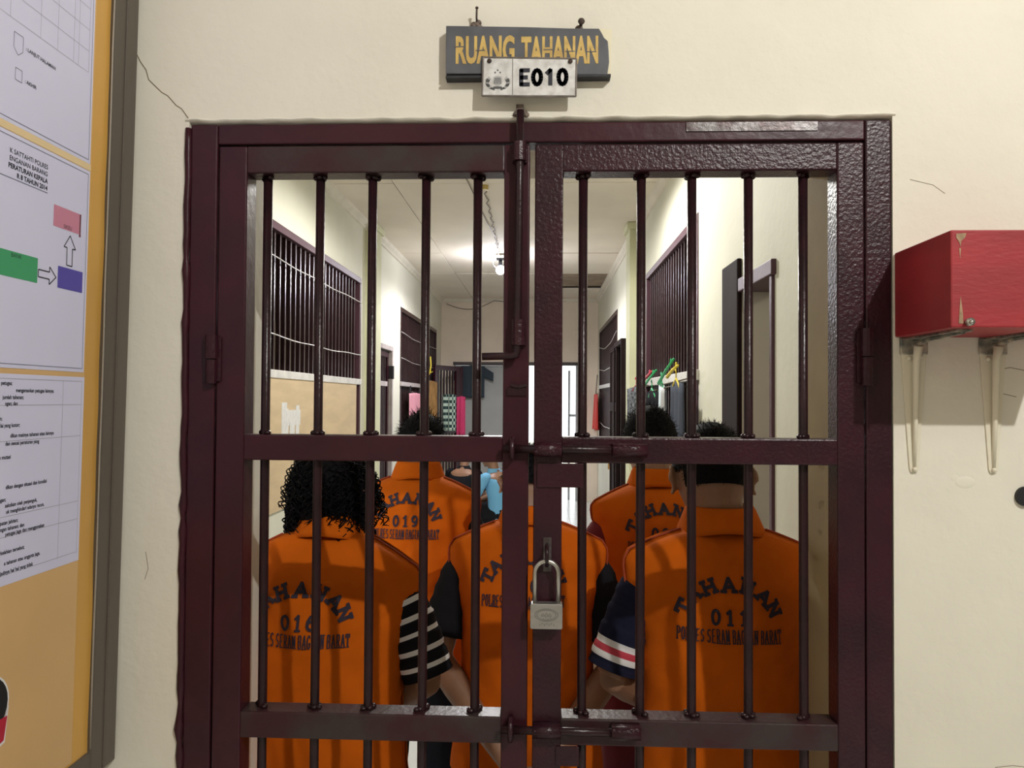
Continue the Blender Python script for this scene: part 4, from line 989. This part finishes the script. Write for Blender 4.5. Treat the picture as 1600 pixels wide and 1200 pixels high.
    for sd, key in ((-1, 'L'), (1, 'R')):
        sh_, el, wr_ = [Vector(q) for q in P[key]]; L = P.get('sleeve', .80)
        nr = 22; e_ = sh_+(el-sh_)*L; start = sh_+Vector((-sd*.055, 0, .016))
        path = smooth_path([start, sh_+Vector((0, 0, .004)), (sh_+e_)/2+Vector((sd*.010, 0, 0)), e_+Vector((sd*.006, 0, -.004))], nr//3+1)
        k = len(path); rad = [.048+.008*min(1, i/(k*.35))+.012*(i/k)+.002*sin(i*1.9) for i in range(k)]
        rad = [(r, r*.94) for r in rad]
        pat = P.get('pattern'); mats = [sm]; rm = None
        if pat == 'stripes':
            mats = [M['black_cloth'], M['white_cloth']]; sub = []; rads = []
            path2 = smooth_path(path, 4); rad2 = [rad[min(len(rad)-1, i//4)] for i in range(len(path2))]; path, rad = path2, rad2; k = len(path)
            rm = [1 if (i % 10) in (4, 5, 6) and i < k-5 else 0 for i in range(k)]
        elif pat == 'band':
            path2 = smooth_path(path, 3); rad = [rad[min(len(rad)-1, i//3)] for i in range(len(path2))]; path = path2; k = len(path)
            mats = [M['navy_cloth'], M['white_cloth'], M['red_cloth']]; rm = [0]*k; q = k-17
            for i in range(k):
                if q <= i < q+9: rm[i] = 1
                if q+3 <= i < q+6: rm[i] = 2
        sv = MB().tube(path, rad, 20, cap=False, ring_m=rm)
        child(sv, 'sleeve', mats, so, smooth=True, solid=.003)
    # trousers
    if not P.get('seated'):
        t_ = MB(); t_.rings(torso_rings([(.76, 0, .12, .11), (.84, -.004, .168, .125), (.95, 0, .166, .122)]))
        for sd in (-1, 1): limb(t_, [(sd*.080, 0, .88), (sd*.090, .010, .66), (sd*.096, .018, .45), (sd*.100, -.002, .22), (sd*.100, -.008, .07)], [.100, .096, .080, .070, .064])
        child(t_, 'trousers', P['trousers'], remesh=.009)
        for sd in (-1, 1): child(MB().prism([(sd*.105+.046*cos(2*pi*i/20), .055+.135*sin(2*pi*i/20)) for i in range(20)], lambda a, y, d: (a, y, d), .0, .012), 'sandal', M['sole'])
    if P.get('hem_cloth'):
        def hem(u, v):
            a = 2*pi*u; return Vector((.205*cos(a)*(1+.03*sin(9*a)), .148*sin(a)*(1+.03*sin(9*a)), P['hem']+.10-.20*v))
        child(MB().grid(hem, 60, 4), 'shirt_hem', P['hem_cloth'], so, smooth=True, solid=.003)
    if P.get('seated'): return o, child
    # vest
    ve = MB()
    ve.grid(lambda u, v: back(2*u-1, v), 64, 64)
    ve.grid(lambda u, v: back(1-2*u, v, 1), 44, 30)
    vo = child(ve, 'vest', M['vest'], smooth=True, solid=.003, normals=False)
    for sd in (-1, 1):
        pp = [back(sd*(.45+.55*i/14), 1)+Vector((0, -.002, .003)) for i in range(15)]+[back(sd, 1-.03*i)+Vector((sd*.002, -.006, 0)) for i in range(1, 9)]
        child(MB().tube(pp, .0030, 6), 'piping', M['vest_edge'], vo, smooth=True)  # seam tube, coloured dark for the shadow inside the armhole
    # collar: stand plus turned-down fall
    cl = MB(); cw = P.get('cw', 1.0); ch_ = P.get('ch', .046)
    def collar(u, v):
        a = radians(-90+ (u-.5)*290)
        rb = .080*cw; base = Vector((rb*cos(a), nk+.004+rb*.92*sin(a), 1.352-.022*(1+sin(a))/2*1.2))
        top = Vector((.066*cw*cos(a), nk+.008+.064*cw*sin(a), 1.352+ch_))
        fall = Vector((.098*cw*cos(a), nk+.002+.088*cw*sin(a), 1.352-.006-.02*(cos(a)**2)))
        if v < .4: return base+(top-base)*(v/.4)
        if v < .55: return top+(Vector((.007*cos(a), .007*sin(a), -.003)))*((v-.4)/.15)
        q = top+Vector((.007*cos(a), .007*sin(a), -.003)); return q+(fall-q)*((v-.55)/.45)+Vector((0, 0, .002*noise.noise((u*9, v, P['seed']))))
    child(cl.grid(collar, 48, 10), 'collar', M['vest'], vo, smooth=True, solid=.002, normals=False)
    # embroidery
    sc = 1/s; cx = P.get('tx', 0)*sc; tz = P['tz']*sc; wd = .222*sc
    le = MB(); put = lambda p: at_xz(p.x, p.y)+Vector((0, -.0055, 0)); wd = P.get('tw', .222)*sc
    lineq, tot = line_quads('POLRES SERAM BAGIAN BARAT', .0075*sc, .031*sc, .0026*sc, .0020*sc, .0056*sc, .5)
    kx = wd/tot; zb = tz-.052*sc
    put_quads(le, [[Vector((cx+p.x*kx, zb+p.y)) for p in q] for q in lineq], put)
    child(le, 'lettering', M['thread'], vo, normals=False); le = MB()
    nq, nt_ = line_quads(P['num'], .021*sc, .037*sc, .0066*sc, .0095*sc, .014*sc)
    put_quads(le, [[Vector((cx+p.x, tz-.014*sc+p.y)) for p in q] for q in nq], put)
    child(le, 'number', M['thread'], vo, normals=False); le = MB()
    for i, chh in enumerate('TAHANAN'):
        a = radians(-75+25*i); gq = glyph_quads(chh, .031*sc, .035*sc, .0082*sc, .0150*sc, .0072*sc)
        gx, gz = cx+.100*sc*sin(a)*P.get('tw', .222)/.222, tz+(.004+.072*cos(a))*sc; a *= .92
        for q in gq:
            le.add([put(Vector((gx+(p.x-.0155*sc)*cos(a)+(p.y-.0175*sc)*sin(a), gz-(p.x-.0155*sc)*sin(a)+(p.y-.0175*sc)*cos(a)))) for p in q], [(0, 1, 2, 3)])
    child(le, 'arched_lettering', M['thread'], vo, normals=False)
    return o, child

shL, shR = (-.185, .030, 1.205), (.185, .030, 1.205)
arms_front = dict(L=(shL, (-.275, .0, .985), (-.13, .19, .84)), R=(shR, (.275, .0, .985), (.13, .19, .84)), palmL=(1, -.3, .3), palmR=(-1, -.3, .3))
arms_back = dict(L=((-.190, .04, 1.200), (-.262, -.020, .955), (-.050, -.205, .745)), R=((.190, .04, 1.200), (.262, -.020, .955), (.055, -.225, .735)), palmL=(0, -1, .2), palmR=(0, 1, 0), curl=.45)
def lf(d): return dict(d)
person('person', dict(lf(arms_front), loc=(-.522, .505, 0), s=.962, vw=1.04, num='016', hair='curly', seed=1, shirt=M['black_cloth'], pattern='stripes', trousers=M['black_cloth'], tx=-.020, tz=1.108, tw=.236,
       hx=-.008, hy=.05, hz=1.452, bow=.45, lean=.05, drop=.082, label='person in orange vest numbered 016 with long curly black hair', droop=.0, sleeve=.93))
person('person', dict(lf(arms_front), loc=(.458, .51, 0), s=.978, num='011', hair='short', seed=2, shirt=M['navy_cloth'], pattern='band', trousers=M['black_cloth'], tx=-.016, tz=1.135, tw=.230, hs=1.15,
       hx=-.016, hy=.038, hz=1.478, bow=.30, lean=.04, nape=-.040, hl=.009, ch=.05, cw=1.16, label='person in orange vest numbered 011 with cropped hair and bare neck', sleeve=.90))
person('person', dict(lf(arms_back), loc=(-.022, .80, 0), s=.950, num='010', hair='short', seed=3, shirt=M['black_cloth'], trousers=M['black_cloth'], tx=-.010, tz=1.125,
       hx=.0, hy=.08, hz=1.46, bow=.55, lean=.06, vw=.96, label='person in orange vest behind the padlock, hands clasped behind the back', sleeve=.72))
arms_slim = dict(L=((-.148, .030, 1.205), (-.235, .0, .985), (-.13, .19, .84)), R=((.148, .030, 1.205), (.235, .0, .985), (.13, .19, .84)), palmL=(1, -.3, .3), palmR=(-1, -.3, .3))
person('person', dict(lf(arms_slim), loc=(-.410, 1.22, 0), s=1.012, vw=.88, num='019', hair='short', seed=4, shirt=M['black_cloth'], trousers=M['black_cloth'], tx=-.015, tz=1.228,
       hx=.0, hy=.07, hz=1.448, bow=.5, lean=.05, hl=.02, label='person in orange vest numbered 019 standing in the second row', hem=.70))
person('person', dict(lf(arms_slim), loc=(.385, 1.08, 0), s=1.010, vw=.85, num='020', hair='short', seed=5, shirt=M['maroon_cloth'], trousers=M['maroon_cloth'], tx=.005, tz=1.222, hs=1.06,
       hx=-.01, hy=.07, hz=1.472, bow=.5, lean=.05, bulk=1.03, hem=.86, hem_cloth=M['beige_cloth'], label='person in orange vest numbered 020 and maroon trousers behind the cropped-haired one'))

# two people seated on stools far down the corridor
def seated(loc, rz, s, lab, shirtm, shortm, armL, armR, seed, hz=1.50):
    dz = .44  # seated: everything above the hips comes down
    P = dict(loc=(loc[0], loc[1], -dz*s), s=s, seated=True, rz=rz, hair='short', seed=seed, shirt=shirtm, L=armL, R=armR, label=lab, lean=.10, hy=.06, hz=hz, bow=.2, tx=0, tz=1.2, num='0', vox=.009, palmL=(1, 0, -1), palmR=(-1, 0, -1))
    return P
def make_seated(P, shortm):
    global torso_extra
    s = P['s']; o, child = person('person', P)
    # hips and bent legs are added to the same body mesh
    b = MB(); b.rings(torso_rings([(.80, 0, .14, .10), (.88, -.005, .155, .11), (1.0, .01, .142, .098), (1.1, .03, .148, .100), (1.2, .05, .160, .104), (1.28, .07, .165, .090), (1.33, .09, .09, .06)]))
    for sd in (-1, 1):
        limb(b, [(sd*.085, .0, .86), (sd*.13, .22, .88), (sd*.15, .42, .87), (sd*.15, .44, .68), (sd*.15, .42, .50)], [.088, .080, .058, .054, .034])
        limb(b, [(sd*.15, .38, .472), (sd*.153, .46, .485), (sd*.157, .55, .465), (sd*.16, .61, .458)], [.028, .036, .032, .016])
    b.v = [tuple(Vector(v)*s) for v in b.v]
    me = o.data; o2 = b.build('x', M['skin'], None, remesh=.009)
    bm = bmesh.new(); bm.from_mesh(me); bm.from_mesh(o2.data)
    bm.to_mesh(me); bm.free(); bpy.data.objects.remove(o2)
    r = o.modifiers.new('r', 'REMESH'); r.mode = 'VOXEL'; r.voxel_size = .008; r.use_smooth_shade = True
    dg = bpy.context.evaluated_depsgraph_get(); nm = bpy.data.meshes.new_from_object(o.evaluated_get(dg)); o.modifiers.clear(); o.data = nm
    t_ = MB(); t_.rings(torso_rings([(.79, 0, .15, .12), (.86, -.004, .170, .125), (.95, 0, .166, .122)]))
    for sd in (-1, 1): limb(t_, [(sd*.085, .0, .865), (sd*.13, .22, .88), (sd*.15, .36, .875)], [.100, .096, .085])
    child(t_, 'shorts', shortm, remesh=.010)
    st = empty('plastic_stool', (o.location.x, o.location.y, 0), 'low stool under the '+('blue-shirted' if 'blue' in P['label'] else 'dark-shirted')+' seated person', 'stool', 'low stools in the corridor')
    zt = .33*s
    MB().prism(rrect(.30, .30, .04), lambda a, y, d: (a, y, d), zt-.03, zt).build('seat', M['b_plastic'], st, bevel=.004)
    for a in (-1, 1):
        for c_ in (-1, 1): MB().tube([(a*.115, c_*.115, zt-.03), (a*.14, c_*.14, 0)], .016, 8).build('leg', M['b_plastic'], st)
    return o
Pb = seated((-.40, 6.7), radians(60), .97, 'person in a light blue T-shirt seated far down the corridor', M['blue_cloth'], M['black_cloth'], ((-.19, .10, 1.262), (-.26, .22, 1.03), (-.14, .42, .93)), ((.19, .10, 1.262), (.26, .24, 1.05), (.12, .45, .95)), 8)
make_seated(Pb, M['black_cloth'])
Pc = seated((-.92, 7.5), radians(-20), .92, 'person in dark clothes with black hair seated beside the blue shirt', M['black_cloth'], M['black_cloth'], ((-.19, .10, 1.262), (-.24, .16, 1.02), (-.14, .40, .94)), ((.19, .10, 1.262), (.24, .16, 1.02), (.14, .40, .94)), 9)
make_seated(Pc, M['black_cloth'])
